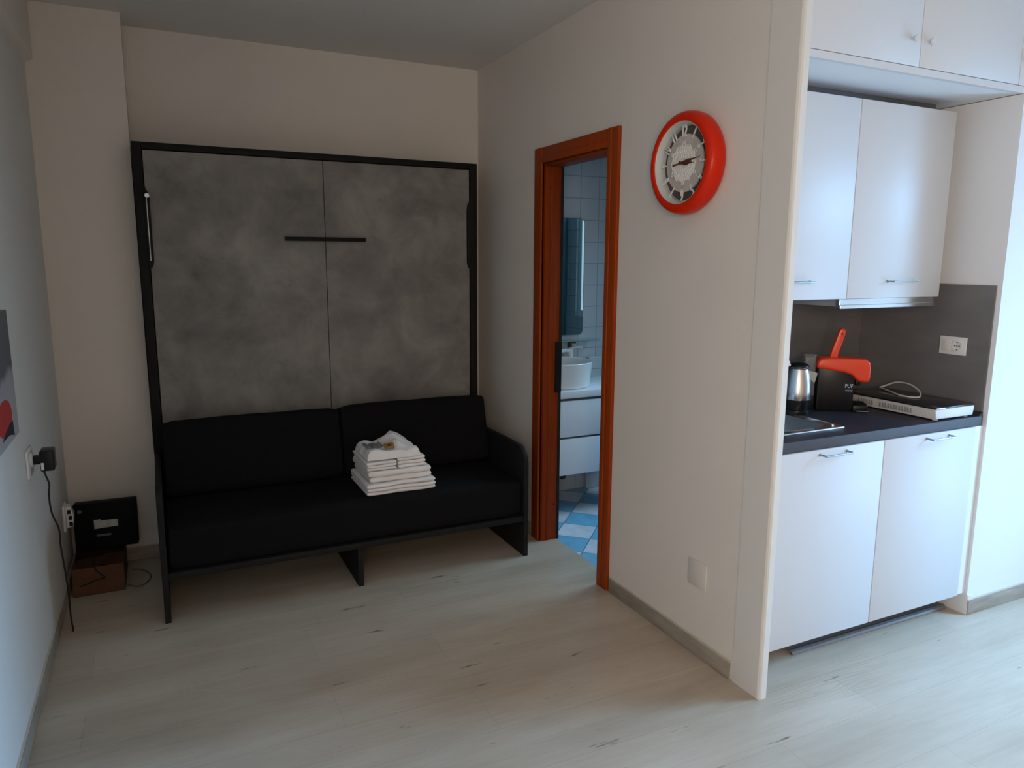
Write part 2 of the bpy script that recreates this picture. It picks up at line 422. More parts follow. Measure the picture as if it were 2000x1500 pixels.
def text_bm(s, size, mtx, depth=0.0008, sx=1.0, sy=1.0):
    cu_ = bpy.data.curves.new('t', 'FONT'); cu_.body = s; cu_.size = size; cu_.extrude = depth; cu_.align_x = 'CENTER'; cu_.align_y = 'CENTER'; cu_.resolution_u = 3
    o = bpy.data.objects.new('t', cu_); COL.objects.link(o)
    dg = bpy.context.evaluated_depsgraph_get(); dg.update()
    me = bpy.data.meshes.new_from_object(o.evaluated_get(dg))
    bm = bmesh.new(); bm.from_mesh(me)
    bpy.data.objects.remove(o); bpy.data.curves.remove(cu_); bpy.data.meshes.remove(me)
    bmesh.ops.transform(bm, matrix=mtx @ Matrix.Diagonal((sx, sy, 1, 1)), verts=bm.verts[:])
    return bm

# ------------------------------------------------------------------ room numbers
XL, XR, XRK, XRB, XN = -0.454, 1.788, 1.818, 1.885, 3.056
YB, YP, XP = 4.183, 3.976, -0.068
YN, YNB, YBF, YBB = 1.805, 2.45, 2.60, 4.05
H = 2.604; YFR = -2.2; XBE = 3.15
D0, D1, DZ = 2.735, 3.345, 1.985       # door opening

# ------------------------------------------------------------------ structure
def pierced(name, plane, a0, a1, t0, t1, holes, m, z1=H):
    b = BM(); xs = sorted({a0, a1, *[h[0] for h in holes], *[h[1] for h in holes]})
    for i in range(len(xs) - 1):
        x0, x1 = xs[i], xs[i + 1]; hh = [h for h in holes if h[0] <= x0 and h[1] >= x1]
        segs = [(0, z1)] if not hh else [(0, hh[0][2]), (hh[0][3], z1)]
        for s0, s1 in segs:
            if s1 - s0 < 1e-4: continue
            if plane == 'X': box(b, t0, t1, x0, x1, s0, s1)
            else: box(b, x0, x1, t0, t1, s0, s1)
    return struct(name, b, m)
b = BM()
box(b, XL - .12, XRB - .005, YFR - .12, YB + .12, -.12, 0)
box(b, XRB - .005, XE + .12, YFR - .12, YBF - .05, -.12, 0)
struct('floor', b, M['floor'])
b = BM(); box(b, XRB - .005, XBE + .1, YBF - .05, YBB + .13, -.12, 0); struct('floor_bathroom', b, M['tiles'])
b = BM(); box(b, XL - .12, XE + .12, YFR - .12, YB + .12, H, H + .1); struct('ceiling', b, M['ceil'])
pierced('wall_left', 'X', YFR - .12, YB + .12, XL - .12, XL, [(-1.8, -0.5, 0.9, 2.2)], M['wall_l'])
b = BM(); box(b, XL, XRB, YB, YB + .12, 0, H); struct('wall_back', b, M['wall'])
b = BM(); box(b, XL, XP, YP, YB, 0, H); struct('wall_pillar', b, M['wall'])
b = BM(); prism(b, [(XL, 2.345), (XL + .032, 2.365), (XL + .032, H), (XL, H)], 'Y', YFR, YP, 0.006); struct('trim_1', b, M['wall'])
# right wall with the bathroom door opening
b = BM()
box(b, XR, XRB, YBF - .06, D0, 0, H); box(b, XR, XRB, D1, YB, 0, H); box(b, XR, XRB, D0, D1, DZ, H)
box(b, XR, XRK, 1.845, YBF - .06, 0, H)
struct('wall_right', b, M['wall'])
# painted end post with a rounded arris
b = BM()
prism(b, [(XR - .004, 1.7125 + .010), (XR - .001, 1.7125 + .003), (XR + .006, 1.7125), (XRK, 1.7125), (XRK, 1.845), (XR - .004, 1.845)], 'Z', 0, H)
struct('trim_2', b, M['post'])
# kitchen niche: back, soffit, right cheek and the wall beside it
b = BM(); box(b, XRK, XN + .02, YNB, YBF - .06, 0, H); struct('wall_niche_back', b, M['kwall'])
b = BM(); box(b, XRK, XN, YN + .012, YNB, 2.147, 2.17); struct('ceiling_niche', b, M['kwall'])
b = BM(); box(b, XN, XE, YN, YNB, 0, 2.145); struct('wall_kitchen', b, M['kwall'])
b = BM(); box(b, XRK, XE, YN, YN + .018, 2.1455, 2.169); struct('trim_3', b, M['cab'])
# wall with balcony door, rear wall
pierced('wall_east', 'X', YFR, YN, XE, XE + .12, [(WY0, WY1, 0.0, WZ1)], M['wall'])
b = BM(); box(b, XL, XE, YFR - .12, YFR, 0, H); struct('wall_front', b, M['wall'])
b = BM(); box(b, XE, XE + .12, YN, YBF, 0, H); struct('wall_east_end', b, M['kwall'])

def window(name, plane, t, a0, a1, z0, z1, leaves=2):
    r = sroot(name, ((t, (a0 + a1) / 2, z0) if plane == 'X' else ((a0 + a1) / 2, t, z0)))
    b = BM()
    def bx(u0, u1, w0, w1, d=.03):
        if plane == 'X': rbox(b, t - d, t + d, u0, u1, w0, w1, .003, 1)
        else: rbox(b, u0, u1, t - d, t + d, w0, w1, .003, 1)
    fr = .05
    bx(a0, a0 + fr, z0, z1); bx(a1 - fr, a1, z0, z1); bx(a0 + fr, a1 - fr, z0, z0 + fr); bx(a0 + fr, a1 - fr, z1 - fr, z1)
    for k in range(1, leaves):
        m_ = a0 + (a1 - a0) * k / leaves; bx(m_ - .03, m_ + .03, z0 + fr, z1 - fr)
    obj('window_frame', b, M['winframe'], r)
    b = BM()
    if plane == 'X': box(b, t - .004, t + .004, a0 + fr, a1 - fr, z0 + fr, z1 - fr)
    else: box(b, a0 + fr, a1 - fr, t - .004, t + .004, z0 + fr, z1 - fr)
    obj('pane', b, M['pane'], r, smooth=False)
window('window_1', 'X', XE + .07, WY0, WY1, 0.0, WZ1)
window('fill_window', 'X', XL - .06, -1.8, -0.5, 0.9, 2.2)  # invented window, added unseen behind the camera for the warm fill lamp
# bathroom shell
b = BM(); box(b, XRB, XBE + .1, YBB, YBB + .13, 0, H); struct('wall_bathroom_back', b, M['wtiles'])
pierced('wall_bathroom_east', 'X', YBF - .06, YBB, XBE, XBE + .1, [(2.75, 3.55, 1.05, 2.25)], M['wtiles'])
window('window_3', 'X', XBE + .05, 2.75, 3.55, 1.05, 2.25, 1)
b = BM(); box(b, XRB, XBE, YBF - .055, YBF, 0, H); struct('wall_bathroom_front', b, M['teal'])  # flat dark teal tone for the wall reflected in the mirror
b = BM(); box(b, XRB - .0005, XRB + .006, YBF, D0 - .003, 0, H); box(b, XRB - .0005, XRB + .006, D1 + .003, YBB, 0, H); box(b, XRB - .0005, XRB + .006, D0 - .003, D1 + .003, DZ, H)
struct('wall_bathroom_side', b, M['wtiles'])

# baseboards
def skirt(name, plane, t, s, a0, a1, rend=False):
    b = BM(); hb = .066; th = .010
    if plane == 'X': P = lambda d0, d1, z0, z1, u0, u1: rbox(b, min(t, t + s * d1), max(t, t + s * d1), u0, u1, z0, z1, .0025, 2)
    else: P = lambda d0, d1, z0, z1, u0, u1: rbox(b, u0, u1, min(t, t + s * d1), max(t, t + s * d1), z0, z1, .0025, 2)
    n = max(1, round((a1 - a0) / .6)); L = (a1 - a0) / n
    for k in range(n): P(0, th, .001, hb, a0 + k * L + .0007, a0 + (k + 1) * L - .0007)
    n0 = len(b.faces); b.faces.ensure_lookup_table()
    t0, t1 = (t, t + s * .007)
    if plane == 'X': box(b, min(t0, t1), max(t0, t1), a0, a1, hb - .001, hb + .004, 1)
    else: box(b, a0, a1, min(t0, t1), max(t0, t1), hb - .001, hb + .004, 1)
    return struct(name, b, [M['base'], M['skirtcap']], smooth=True)
skirt('baseboard_left', 'X', XL, 1, YFR, YP - .01)
skirt('baseboard_pillar', 'Y', YP, -1, XL + .01, XP)
skirt('baseboard_back', 'Y', YB, -1, XP, XR - .01)
skirt('baseboard_right_far', 'X', XR, -1, D1 + .085, YB)
skirt('baseboard_right', 'X', XR, -1, 1.858, D0 - .085)
skirt('baseboard_kitchen', 'Y', YN, -1, XN + .001, XE)

# ------------------------------------------------------------------ door frame (pocket door to the bathroom)
r = sroot('door_1', (XR, (D0 + D1) / 2, 0))
def casing(y0, y1, z0, z1, vert, inner):      # moulded board on the wall face, thicker on the outer part
    b = BM(); rbox(b, XR - .016, XR + .001, y0, y1, z0, z1, .004, 3)
    if vert:
        yi = y1 if inner > 0 else y0
        rbox(b, XR - .020, XR, min(yi, yi - inner * .030), max(yi, yi - inner * .030), z0, z1 - (.030 if False else 0), .004, 3)
    return b
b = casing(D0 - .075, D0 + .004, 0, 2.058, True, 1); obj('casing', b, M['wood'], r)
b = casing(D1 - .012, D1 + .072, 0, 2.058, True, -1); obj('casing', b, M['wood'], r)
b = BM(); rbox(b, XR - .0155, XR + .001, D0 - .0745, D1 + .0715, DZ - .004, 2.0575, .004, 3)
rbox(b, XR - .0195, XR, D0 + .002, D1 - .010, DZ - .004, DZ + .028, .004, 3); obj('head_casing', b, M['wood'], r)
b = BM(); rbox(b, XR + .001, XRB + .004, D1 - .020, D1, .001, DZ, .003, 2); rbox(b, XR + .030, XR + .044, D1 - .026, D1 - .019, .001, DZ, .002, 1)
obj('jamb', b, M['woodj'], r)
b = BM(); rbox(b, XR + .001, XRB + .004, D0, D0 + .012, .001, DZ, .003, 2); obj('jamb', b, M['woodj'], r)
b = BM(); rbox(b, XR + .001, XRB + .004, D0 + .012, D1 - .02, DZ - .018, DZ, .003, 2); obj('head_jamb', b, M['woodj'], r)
b = BM(); box(b, XRB - .006, XRB + .008, D1 - .024, D1 - .0195, .0, DZ); obj('pocket_slot_strip', b, M['slot'], r)  # dark strip set in for the unlit slot of the pocket door
b = BM(); rbox(b, XRB - .028, XRB + .009, D1 - .0275, D1 - .018, .815, 1.085, .002, 1)
obj('lock_plate', b, M['black'], r)
b = BM(); cyl(b, (XR + .03, D1 - .022, 1.86), (XR + .03, D1 - .018, 1.86), .005, 12); cyl(b, (XR + .075, D1 - .022, .20), (XR + .075, D1 - .018, .20), .005, 12)
obj('screw_cap', b, M['slot'], r)

# ------------------------------------------------------------------ wall bed with sofa
BX0, BX1, BYF = -.062, 1.633, 3.834
t = thing('wall_bed', 'upright wall bed with mottled grey concrete-look front in a black frame behind the sofa', 'wall bed', ((BX0 + BX1) / 2, 4.0, 0))
PW = .040
b = BM(); rbox(b, BX0, BX0 + PW, BYF, YB - .02, 0, 2.026, .003); obj('post', b, M['black'], t)
b = BM(); rbox(b, BX1 - PW, BX1, BYF, YB - .02, 0, 2.026, .003); obj('post', b, M['black'], t)
b = BM(); rbox(b, BX0 + PW, BX1 - PW, BYF, YB - .02, 1.996, 2.026, .003); obj('top_rail', b, M['black'], t)
b = BM(); rbox(b, BX0 + PW + .004, .7928, BYF + .012, BYF + .034, .30, 1.992, .0004, 1); obj('front_panel', b, M['conc'], t)
b = BM(); rbox(b, .7962, BX1 - PW - .004, BYF + .012, BYF + .034, .30, 1.992, .0004, 1); obj('front_panel', b, M['conc'], t)
b = BM(); box(b, BX0 + PW + .004, BX1 - PW - .004, BYF + .036, BYF + .20, .30, 1.99); obj('mattress_box', b, M['blackwood'], t)
b = BM(); rbox(b, .589, .997, BYF - .022, BYF - .008, 1.594, 1.614, .002); box(b, .60, .62, BYF - .008, BYF + .012, 1.596, 1.612); box(b, .966, .986, BYF - .008, BYF + .012, 1.596, 1.612)
obj('handle', b, M['black'], t)
def latch(xc, s, name, strip):
    prof = [(xc - s * .004, 1.848), (xc + s * .006, 1.82), (xc + s * .017, 1.80), (xc + s * .020, 1.77), (xc + s * .020, 1.49), (xc + s * .014, 1.465), (xc - s * .004, 1.447)]
    b = BM(); prism(b, prof, 'Y', BYF - .004, BYF + .011, .0012); o = obj(name, b, M['black'], t)
    if strip:
        b = BM(); rbox(b, xc + .0035, xc + .0095, BYF - .010, BYF - .003, 1.492, 1.795, .002, 2)
        obj('support_leg', b, M['satin'], o)
        b = BM(); cyl(b, (xc + .010, BYF - .012, 1.788), (xc + .010, BYF - .003, 1.788), .010, 20); obj('pivot', b, M['satin'], o)
latch(BX0 + PW, 1, 'leg_recess', True); latch(BX1 - PW, -1, 'leg_recess', False)

SYF = 3.180
t = thing('sofa', 'low black two-seat sofa with board arms standing in front of the grey wall bed', 'sofa', ((BX0 + BX1) / 2, 3.45, 0))
def arm(x0, x1):
    b = BM(); R = .085; pts = [(BYF - .003, 0), (SYF, 0), (SYF, .49)]
    for k in range(0, 11):
        a = PI - k / 10 * PI / 2; pts.append((SYF + R + R * math.cos(a), .49 + R * math.sin(a)))
    pts.append((BYF - .003, .575))
    prism(b, pts, 'X', x0, x1, .002); return b
obj('arm', arm(BX0, BX0 + .024), M['blackwood'], t); obj('arm', arm(BX1 - .024, BX1), M['blackwood'], t)
b = BM(); rbox(b, BX0 + .024, BX1 - .024, SYF + .003, BYF - .02, .186, .214, .002); obj('seat_board', b, M['blackwood'], t)
b = BM(); rbox(b, .755, .779, SYF + .006, BYF - .05, 0, .186, .002); obj('leg', b, M['blackwood'], t)
b = BM(); cushion(b, BX0 + .027, BX1 - .027, SYF + .006, BYF - .012, .213, .408, .035, puff=.0, seed=3, amp=.0008); obj('seat_cushion', b, M['fabric'], t)
def backc(x0, x1, zt, seed):
    b = BM(); cushion(b, x0, x1, -.075, .075, 0, zt, .030, puff=.012, seed=seed, amp=.003)
    L = Matrix.Translation((0, 3.650, .404)) @ Matrix.Rotation(math.radians(-14), 4, 'X')
    bmesh.ops.transform(b, matrix=L, verts=b.verts[:]); return b
obj('back_cushion', backc(BX0 + .034, .795, .352, 1), M['fabric'], t)
obj('back_cushion', backc(.800, BX1 - .028, .360, 2), M['fabric'], t)

# ------------------------------------------------------------------ towels, packet and soap on the sofa
def towel(x0, x1, y0, y1, z0, z1, layers, seed, lean=0.0, sag=.004):
    """folded towel: folded edge rounded towards the camera, layers showing on the left edge"""
    b = BM(); random.seed(seed)
    W_, D_, T_ = x1 - x0, y1 - y0, z1 - z0; nx, na = 36, 10
    lt = T_ / layers
    for L in range(layers):
        zb, zt = z0 + L * lt, z0 + (L + 1) * lt - .0012
        ix = random.uniform(0, .008) if L < layers - 1 else 0; iy = random.uniform(0, .006)
        prof = []
        r = (zt - zb) / 2
        for k in range(na + 1):
            a = PI / 2 + PI * k / na; prof.append((y0 + iy + r + r * math.cos(a), (zb + zt) / 2 + r * math.sin(a)))
        prof += [(y0 + D_ * .35, zb), (y0 + D_ * .7, zb), (y1 - iy, zb), (y1 - iy, zt), (y0 + D_ * .7, zt), (y0 + D_ * .35, zt)]
        rings = []
        for i in range(nx + 1):
            u = i / nx; x = x0 + ix + (W_ - ix - random.uniform(0, .004)) * u if i == nx else x0 + ix + (W_ - ix) * u
            e = min(u, 1 - u) * W_; sq = 1 - .5 * max(0, 1 - e / .010) ** 2
            ring = []
            for (y, z) in prof:
                zc = (zb + zt) / 2
                nz = noise.noise(Vector((x * 14, y * 14, L * 3.1 + seed)))
                ny = noise.noise(Vector((x * 11 + 5, L * 2.3 + seed, z * 30)))
                ring.append(b.verts.new((x + .002 * ny, y + .008 * ny + (1 - sq) * .006, z0 + (zc + (z - zc) * sq - z0) + nz * .0036 * (1 if L == layers - 1 or z > z0 + .004 else 0) + lean * (y - y0) / D_ + .0)))
            rings.append(ring)
        n = len(prof)
        for i in range(nx):
            for k in range(n): b.faces.new((rings[i][k], rings[i + 1][k], rings[i + 1][(k + 1) % n], rings[i][(k + 1) % n]))
        b.faces.new(rings[0]); b.faces.new(rings[-1][::-1])
    for v in b.verts: v.co.z = max(v.co.z, z0 + .0003)
    return b
G = 'folded white towels stacked on the sofa'
S0 = .4095
tag(obj('towel', towel(.820, 1.160, 3.236, 3.56, S0, S0 + .056, 3, 1), M['towel']), 'folded white towel at the bottom of the stack on the black seat', 'towel', G)
tag(obj('towel', towel(.832, 1.142, 3.250, 3.56, S0 + .057, S0 + .113, 2, 2), M['towel']), 'large folded white towel second from the bottom of the stack', 'towel', G)
tag(obj('towel', towel(.826, .972, 3.258, 3.53, S0 + .1145, S0 + .158, 3, 3), M['towel']), 'small folded white towel on the left in the middle row of the stack', 'towel', G)
tag(obj('towel', towel(.978, 1.118, 3.262, 3.53, S0 + .1145, S0 + .162, 3, 4), M['towel']), 'small folded white towel on the right in the middle row of the stack', 'towel', G)
# top towel: a slab whose back corner is drawn up into a peak
b = BM(); nx, ny = 40, 34; x0, x1, y0, y1, zb = .832, 1.092, 3.268, 3.50, S0 + .1635
top = []; bot = []
for j in range(ny + 1):
    rt, rb = [], []
    for i in range(nx + 1):
        u, v = i / nx, j / ny; x, y = x0 + (x1 - x0) * u, y0 + (y1 - y0) * v
        e = min(min(u, 1 - u) * (x1 - x0), v * (y1 - y0), (1 - v) * (y1 - y0)); rd = min(1, e / .018); rd = math.sqrt(max(0, 1 - (1 - rd) ** 2))
        slab = .036 + .006 * noise.noise(Vector((x * 18, y * 18, 7)))
        left = .012 * math.exp(-((u - .16) / .14) ** 2)
        pk = .052 * max(0, 1 - abs(u - .66) / .34) ** 1.1 * max(0.0, min(1, (v - .12) / .55))
        fold = .004 * math.sin(18 * (u * .7 + v)) * (u > .45)
        h = (slab + left + fold) * (.55 + .45 * rd) * (.35 + .65 * rd) + pk * rd
        sh = .006 * noise.noise(Vector((u * 6, v * 6, 3)))
        rt.append(b.verts.new((x + sh, y + sh, zb + max(.0006, h) if e > 1e-6 else zb + .012)))
        rb.append(b.verts.new((x + sh, y + sh, zb)))
    top.append(rt); bot.append(rb)
for j in range(ny):
    for i in range(nx):
        b.faces.new((top[j][i], top[j][i + 1], top[j + 1][i + 1], top[j + 1][i])); b.faces.new((bot[j][i], bot[j + 1][i], bot[j + 1][i + 1], bot[j][i + 1]))
for i in range(nx):
    b.faces.new((top[0][i], bot[0][i], bot[0][i + 1], top[0][i + 1])); b.faces.new((top[ny][i], top[ny][i + 1], bot[ny][i + 1], bot[ny][i]))
for j in range(ny):
    b.faces.new((top[j][0], top[j + 1][0], bot[j + 1][0], bot[j][0])); b.faces.new((top[j][nx], bot[j][nx], bot[j + 1][nx], top[j + 1][nx]))
tag(obj('towel', b, M['towel']), 'topmost white towel with one corner drawn up into a peak', 'towel', G)
TZ = zb
L = Matrix.Translation((.945, 3.298, TZ + .052)) @ Matrix.Rotation(math.radians(38), 4, 'X') @ Matrix.Rotation(math.radians(-3), 4, 'Y')
b = BM(); cushion(b, -.024, .024, -.017, .017, 0, .013, .005, puff=.001); bmesh.ops.transform(b, matrix=L, verts=b.verts[:])
t = thing('soap_bar', 'small gold-wrapped soap bar resting on the top towel', 'soap', (.945, 3.298, TZ + .05)); obj('wrapper', b, M['soap'], t)
b = BM(); rbox(b, -.010, .010, -.006, .006, .0130, .0142, .0004, 1); bmesh.ops.transform(b, matrix=L, verts=b.verts[:]); obj('sticker', b, M['brass'], t)
b = BM(); nx = 16
g = [[b.verts.new((.838 + .085 * i / nx, 3.305 + .095 * j / nx, TZ + .0530 + .006 * noise.noise(Vector((i * .5, j * .6, 2))) + .004 * math.sin(i * .9))) for i in range(nx + 1)] for j in range(nx + 1)]
for j in range(nx):
    for i in range(nx): b.faces.new((g[j][i], g[j][i + 1], g[j + 1][i + 1], g[j + 1][i]))
bmesh.ops.solidify(b, geom=b.faces[:], thickness=.003)
tag(obj('plastic_packet', b, M['foil']), 'crumpled clear grey packet at the left on the top towel', 'packet')

# ------------------------------------------------------------------ wall clock
CY, CZ = 2.186, 1.850
t = thing('wall_clock', 'large round wall clock with deep orange-red rim and raised white numerals', 'clock', (XR, CY, CZ))
pr = [(.150, XR - .001), (.168, XR - .004), (.178, XR - .018), (.181, XR - .036), (.179, XR - .054), (.173, XR - .067), (.164, XR - .074), (.152, XR - .076), (.1455, XR - .073), (.1435, XR - .069)]
b = BM(); lathe(b, pr, (0, CY, CZ), 'X', 96); obj('rim', b, M['red'], t)
b = BM(); lathe(b, [(.1435, XR - .069), (.142, XR - .070), (.140, XR - .067), (.132, XR - .050), (.131, XR - .046), (.131, XR - .020)], (0, CY, CZ), 'X', 96); obj('inner_ring', b, M['cring'], t)
b = BM(); lathe(b, [(0, XR - .020), (.138, XR - .020), (.138, XR - .030), (0, XR - .030)], (0, CY, CZ), 'X', 64); obj('back_plate', b, M['cgap'], t)
FX = XR - .046
b = BM(); lathe(b, [(0, FX + .008), (.101, FX + .008), (.102, FX + .004), (.101, FX), (.06, FX - .001), (0, FX - .001)], (0, CY, CZ), 'X', 96)
for k in range(60):                               # fine radial ribs
    a = 2 * PI * k / 60; c_, s_ = math.cos(a), math.sin(a)
    cyl(b, (FX - .0005, CY + .072 * c_, CZ + .072 * s_), (FX - .0005, CY + .098 * c_, CZ + .098 * s_), .0009, 5)
obj('face', b, M['cface'], t)
# numerals 1..12, drawn tall, feet towards the centre; -X faces the viewer so screen-right is -Y
for h in range(1, 13):
    th = PI / 2 - h * PI / 6                      # angle from screen-right, counter-clockwise
    ex = Vector((0, -math.cos(th), math.sin(th)))         # outward
    tx = Vector((0, -math.sin(th), -math.cos(th)))        # to the right of the numeral when outward is up
    nrm = Vector((-1, 0, 0))
    ctr = Vector((FX - .006, CY, CZ)) + ex * .110
    mt = Matrix(((tx.x, ex.x, nrm.x, ctr.x), (tx.y, ex.y, nrm.y, ctr.y), (tx.z, ex.z, nrm.z, ctr.z), (0, 0, 0, 1)))
    b = text_bm(str(h), .042, mt, .0026, .70, 1.40)
    obj('numeral', b, M['cnum'], t, smooth=False)
# filigree medallion
b = BM(); X0 = FX - .005
def ring(R, rr, n=72, wav=0, k=0):
    tube(b, [(X0, CY + (R + wav * math.cos(k * 2 * PI * i / n)) * math.cos(2 * PI * i / n), CZ + (R + wav * math.cos(k * 2 * PI * i / n)) * math.sin(2 * PI * i / n)) for i in range(n)], rr, 6, True, 1, False)
ring(.064, .0022, 144, .004, 12); ring(.050, .0020); ring(.034, .0018, 96, .003, 8); ring(.018, .0022)
for k in range(12):
    a = 2 * PI * (k + .5) / 12
    for (R, q) in ((.057, .0065), (.042, .0070), (.026, .0060)):
        cy_, cz_ = CY + R * math.cos(a), CZ + R * math.sin(a)
        tube(b, [(X0 - .001, cy_ + q * math.cos(2 * PI * i / 12), cz_ + q * math.sin(2 * PI * i / 12)) for i in range(12)], .0014, 5, True, 1, False)
    a = 2 * PI * k / 12
    tube(b, [(X0, CY + .016 * math.cos(a), CZ + .016 * math.sin(a)), (X0, CY + .040 * math.cos(a + .14), CZ + .040 * math.sin(a + .14)), (X0, CY + .062 * math.cos(a), CZ + .062 * math.sin(a))], .0014, 5, False, 4)
for k in range(6):
    a = 2 * PI * k / 6 + PI / 2; cy_, cz_ = CY + .071 * math.cos(a), CZ + .071 * math.sin(a)
    tube(b, [(X0, cy_ + .006 * math.cos(2 * PI * i / 12), cz_ + .006 * math.sin(2 * PI * i / 12)) for i in range(12)], .0016, 5, True, 1, False)
lathe(b, [(0, FX - .004), (.062, FX - .004), (.062, FX - .001), (0, FX - .001)], (0, CY, CZ), 'X', 48)
obj('medallion', b, M['cnum'], t)
def hand(name, ang, L, tail, wd, dx):
    a = math.radians(ang); ex = Vector((0, -math.cos(a), math.sin(a))); tx = Vector((0, math.sin(a), math.cos(a)))
    sh = [(-tail, 0), (-tail * .8, wd * .55), (-tail * .35, wd * .3), (0, wd * .55), (L * .35, wd), (L * .55, wd * .45), (L, 0), (L * .55, -wd * .45), (L * .35, -wd), (0, -wd * .55), (-tail * .35, -wd * .3), (-tail * .8, -wd * .55)]
    b = BM(); A = []; B = []
    for u, v in sh:
        p = Vector((dx, CY, CZ)) + ex * u + tx * v; A.append(b.verts.new(p)); B.append(b.verts.new(p + Vector((-.0016, 0, 0))))
    b.faces.new(A); b.faces.new(B[::-1])
    for i in range(len(sh)): b.faces.new((A[i], A[(i + 1) % 12], B[(i + 1) % 12], B[i]))
    obj(name, b, M['hand'], t, smooth=False)
hand('hour_hand', -3, .070, .018, .0085, X0 - .006); hand('minute_hand', 7, .108, .050, .0065, X0 - .010)
b = BM(); cyl(b, (FX - .016, CY, CZ), (FX - .023, CY, CZ), .006, 20); obj('hub', b, M['hand'], t)

# ------------------------------------------------------------------ blank cover plate on the right wall
b = BM(); rbox(b, XR - .005, XR - .0002, 2.008, 2.112, .272, .376, .003); tag(obj('cover_plate', b, M['plate']), 'square blank cover plate low on the right wall near the end post', 'cover plate')

# ------------------------------------------------------------------ kitchen: base cabinets
YD = 1.829
def bar_handle(parent, xa, xb, z, yf, out=.030, r=.0035, local=False):
    b = BM()
    pts = [(xa, yf, z), (xa + .002, yf - out * .8, z), (xa + .010, yf - out, z), (xb - .010, yf - out, z), (xb - .002, yf - out * .8, z), (xb, yf, z)]
    tube(b, [(xa, yf, z), (xa, yf - out * .6, z), (xa + .003, yf - out * .92, z), (xa + .014, yf - out, z), (xb - .014, yf - out, z), (xb - .003, yf - out * .92, z), (xb, yf - out * .6, z), (xb, yf, z)], r, 10, False, 3)
    cyl(b, (xa, yf - .0005, z), (xa, yf - .004, z), r * 1.7, 14); cyl(b, (xb, yf - .0005, z), (xb, yf - .004, z), r * 1.7, 14)
    return obj('handle', b, M['satin'], parent)
def base_cab(x0, x1, hx0, hx1, hz, label, y_out=.03):
    t = thing('base_cabinet', label, 'cabinet', ((x0 + x1) / 2, 2.1, .1), group='white base cabinets under the worktop')
    b = BM()
    box(b, x0, x0 + .018, YD + .002, YNB - .02, .1, .838); box(b, x1 - .018, x1, YD + .002, YNB - .02, .1, .838)
    box(b, x0 + .018, x1 - .018, YD + .002, YNB - .02, .1, .118); box(b, x0 + .018, x1 - .018, YNB - .03, YNB - .02, .118, .838)
    box(b, x0 + .018, x1 - .018, YD + .002, YD + .10, .70, .712)
    for lx in (x0 + .05, x1 - .05):
        for ly in (YD + .21, YNB - .08): cyl(b, (lx, ly, .0), (lx, ly, .1), .018, 14)
    obj('body', b, M['carc'], t, smooth=False)
    b = BM(); rbox(b, x0 + .0015, x1 - .0015, YD - .018, YD, .096, .836, .0015, 2)
    d = obj('door', b, M['cab'], t)
    bar_handle(d, hx0, hx1, hz, YD - .018)
base_cab(1.822, 2.4465, 2.106, 2.244, .818, 'white base cabinet under the sink with a bow handle, nearest the end post')
base_cab(2.4485, 3.000, 2.690, 2.828, .818, 'white base cabinet under the portable hob with a bow handle, beside the niche cheek')
b = BM(); rbox(b, 3.002, XN - .001, YD - .012, YD + .006, .096, .836, .001, 1); tag(obj('filler_strip', b, M['kwall']), 'narrow white filler strip between the right base cabinet and the wall', 'filler strip')
# loose plinth strip lying under the doors
b = BM(); P = [(1.876, .004), (1.880, .013), (1.889, .017), (1.897, .012), (1.905, .011), (1.945, .022), (1.975, .031), (1.984, .040), (1.987, .043), (1.990, .040), (1.979, .028), (1.947, .018), (1.906, .0075), (1.897, .008), (1.888, .012), (1.884, .010), (1.881, .002), (1.890, .0006), (1.888, .0002), (1.878, .0004)]
prism(b, P, 'X', 2.118, 3.035, 0); o = tag(obj('plinth_strip', b, M['pvc']), 'loose grey plastic plinth strip lying on the floor under the white cabinets', 'plinth')
# worktop with cut-out for the sink, raised lip at its right end
SX0, SX1, SY0, SY1 = 1.90, 2.345, 1.905, 2.30
b = BM(); ZW0, ZW1 = .838, .8768
for (a0, a1, c0, c1) in ((1.820, SX0 + .012, YN + .017, YNB - .004), (SX1 - .012, XN - .010, YN + .017, YNB - .004), (SX0 + .012, SX1 - .012, YN + .017, SY0 + .012), (SX0 + .012, SX1 - .012, SY1 - .012, YNB - .004)):
    box(b, a0, a1, c0, c1, ZW0, ZW1)
bmesh.ops.remove_doubles(b, verts=b.verts[:], dist=1e-5)
t = thing('worktop', 'dark anthracite kitchen worktop across the niche', 'worktop', (2.44, 2.1, ZW0))
obj('slab', b, M['worktop'], t, smooth=False)
b = BM(); rbox(b, 1.820, XN - .010, YN + .012, YN + .0175, ZW0, ZW1 + .0003, .0015, 2); obj('lit_front_edge', b, M['wedge'], t)  # lighter than the slab: stronger light on the front put into its colour
b = BM(); prism(b, [(XN - .035, ZW1), (XN - .0095, ZW1), (XN - .0095, ZW1 + .016), (XN - .016, ZW1 + .016)], 'Y', YN + .014, YNB - .01, .001, 1); obj('end_lip', b, M['worktop'], t)
# splashback panels
b = BM(); rbox(b, 1.819, XN - .0085, YNB - .0085, YNB - .0005, ZW1, 1.412, .001, 1); tag(obj('splashback_panel', b, M['splash']), 'wide taupe-grey splashback panel behind the kettle and coffee machine', 'splashback', 'grey splashback panels')
b = BM(); rbox(b, XN - .0085, XN - .0003, YN + .020, YNB - .009, ZW1, 1.412, .001, 1); tag(obj('splashback_panel', b, M['splash']), 'taupe-grey splashback panel on the niche side wall, carrying the white socket', 'splashback', 'grey splashback panels')
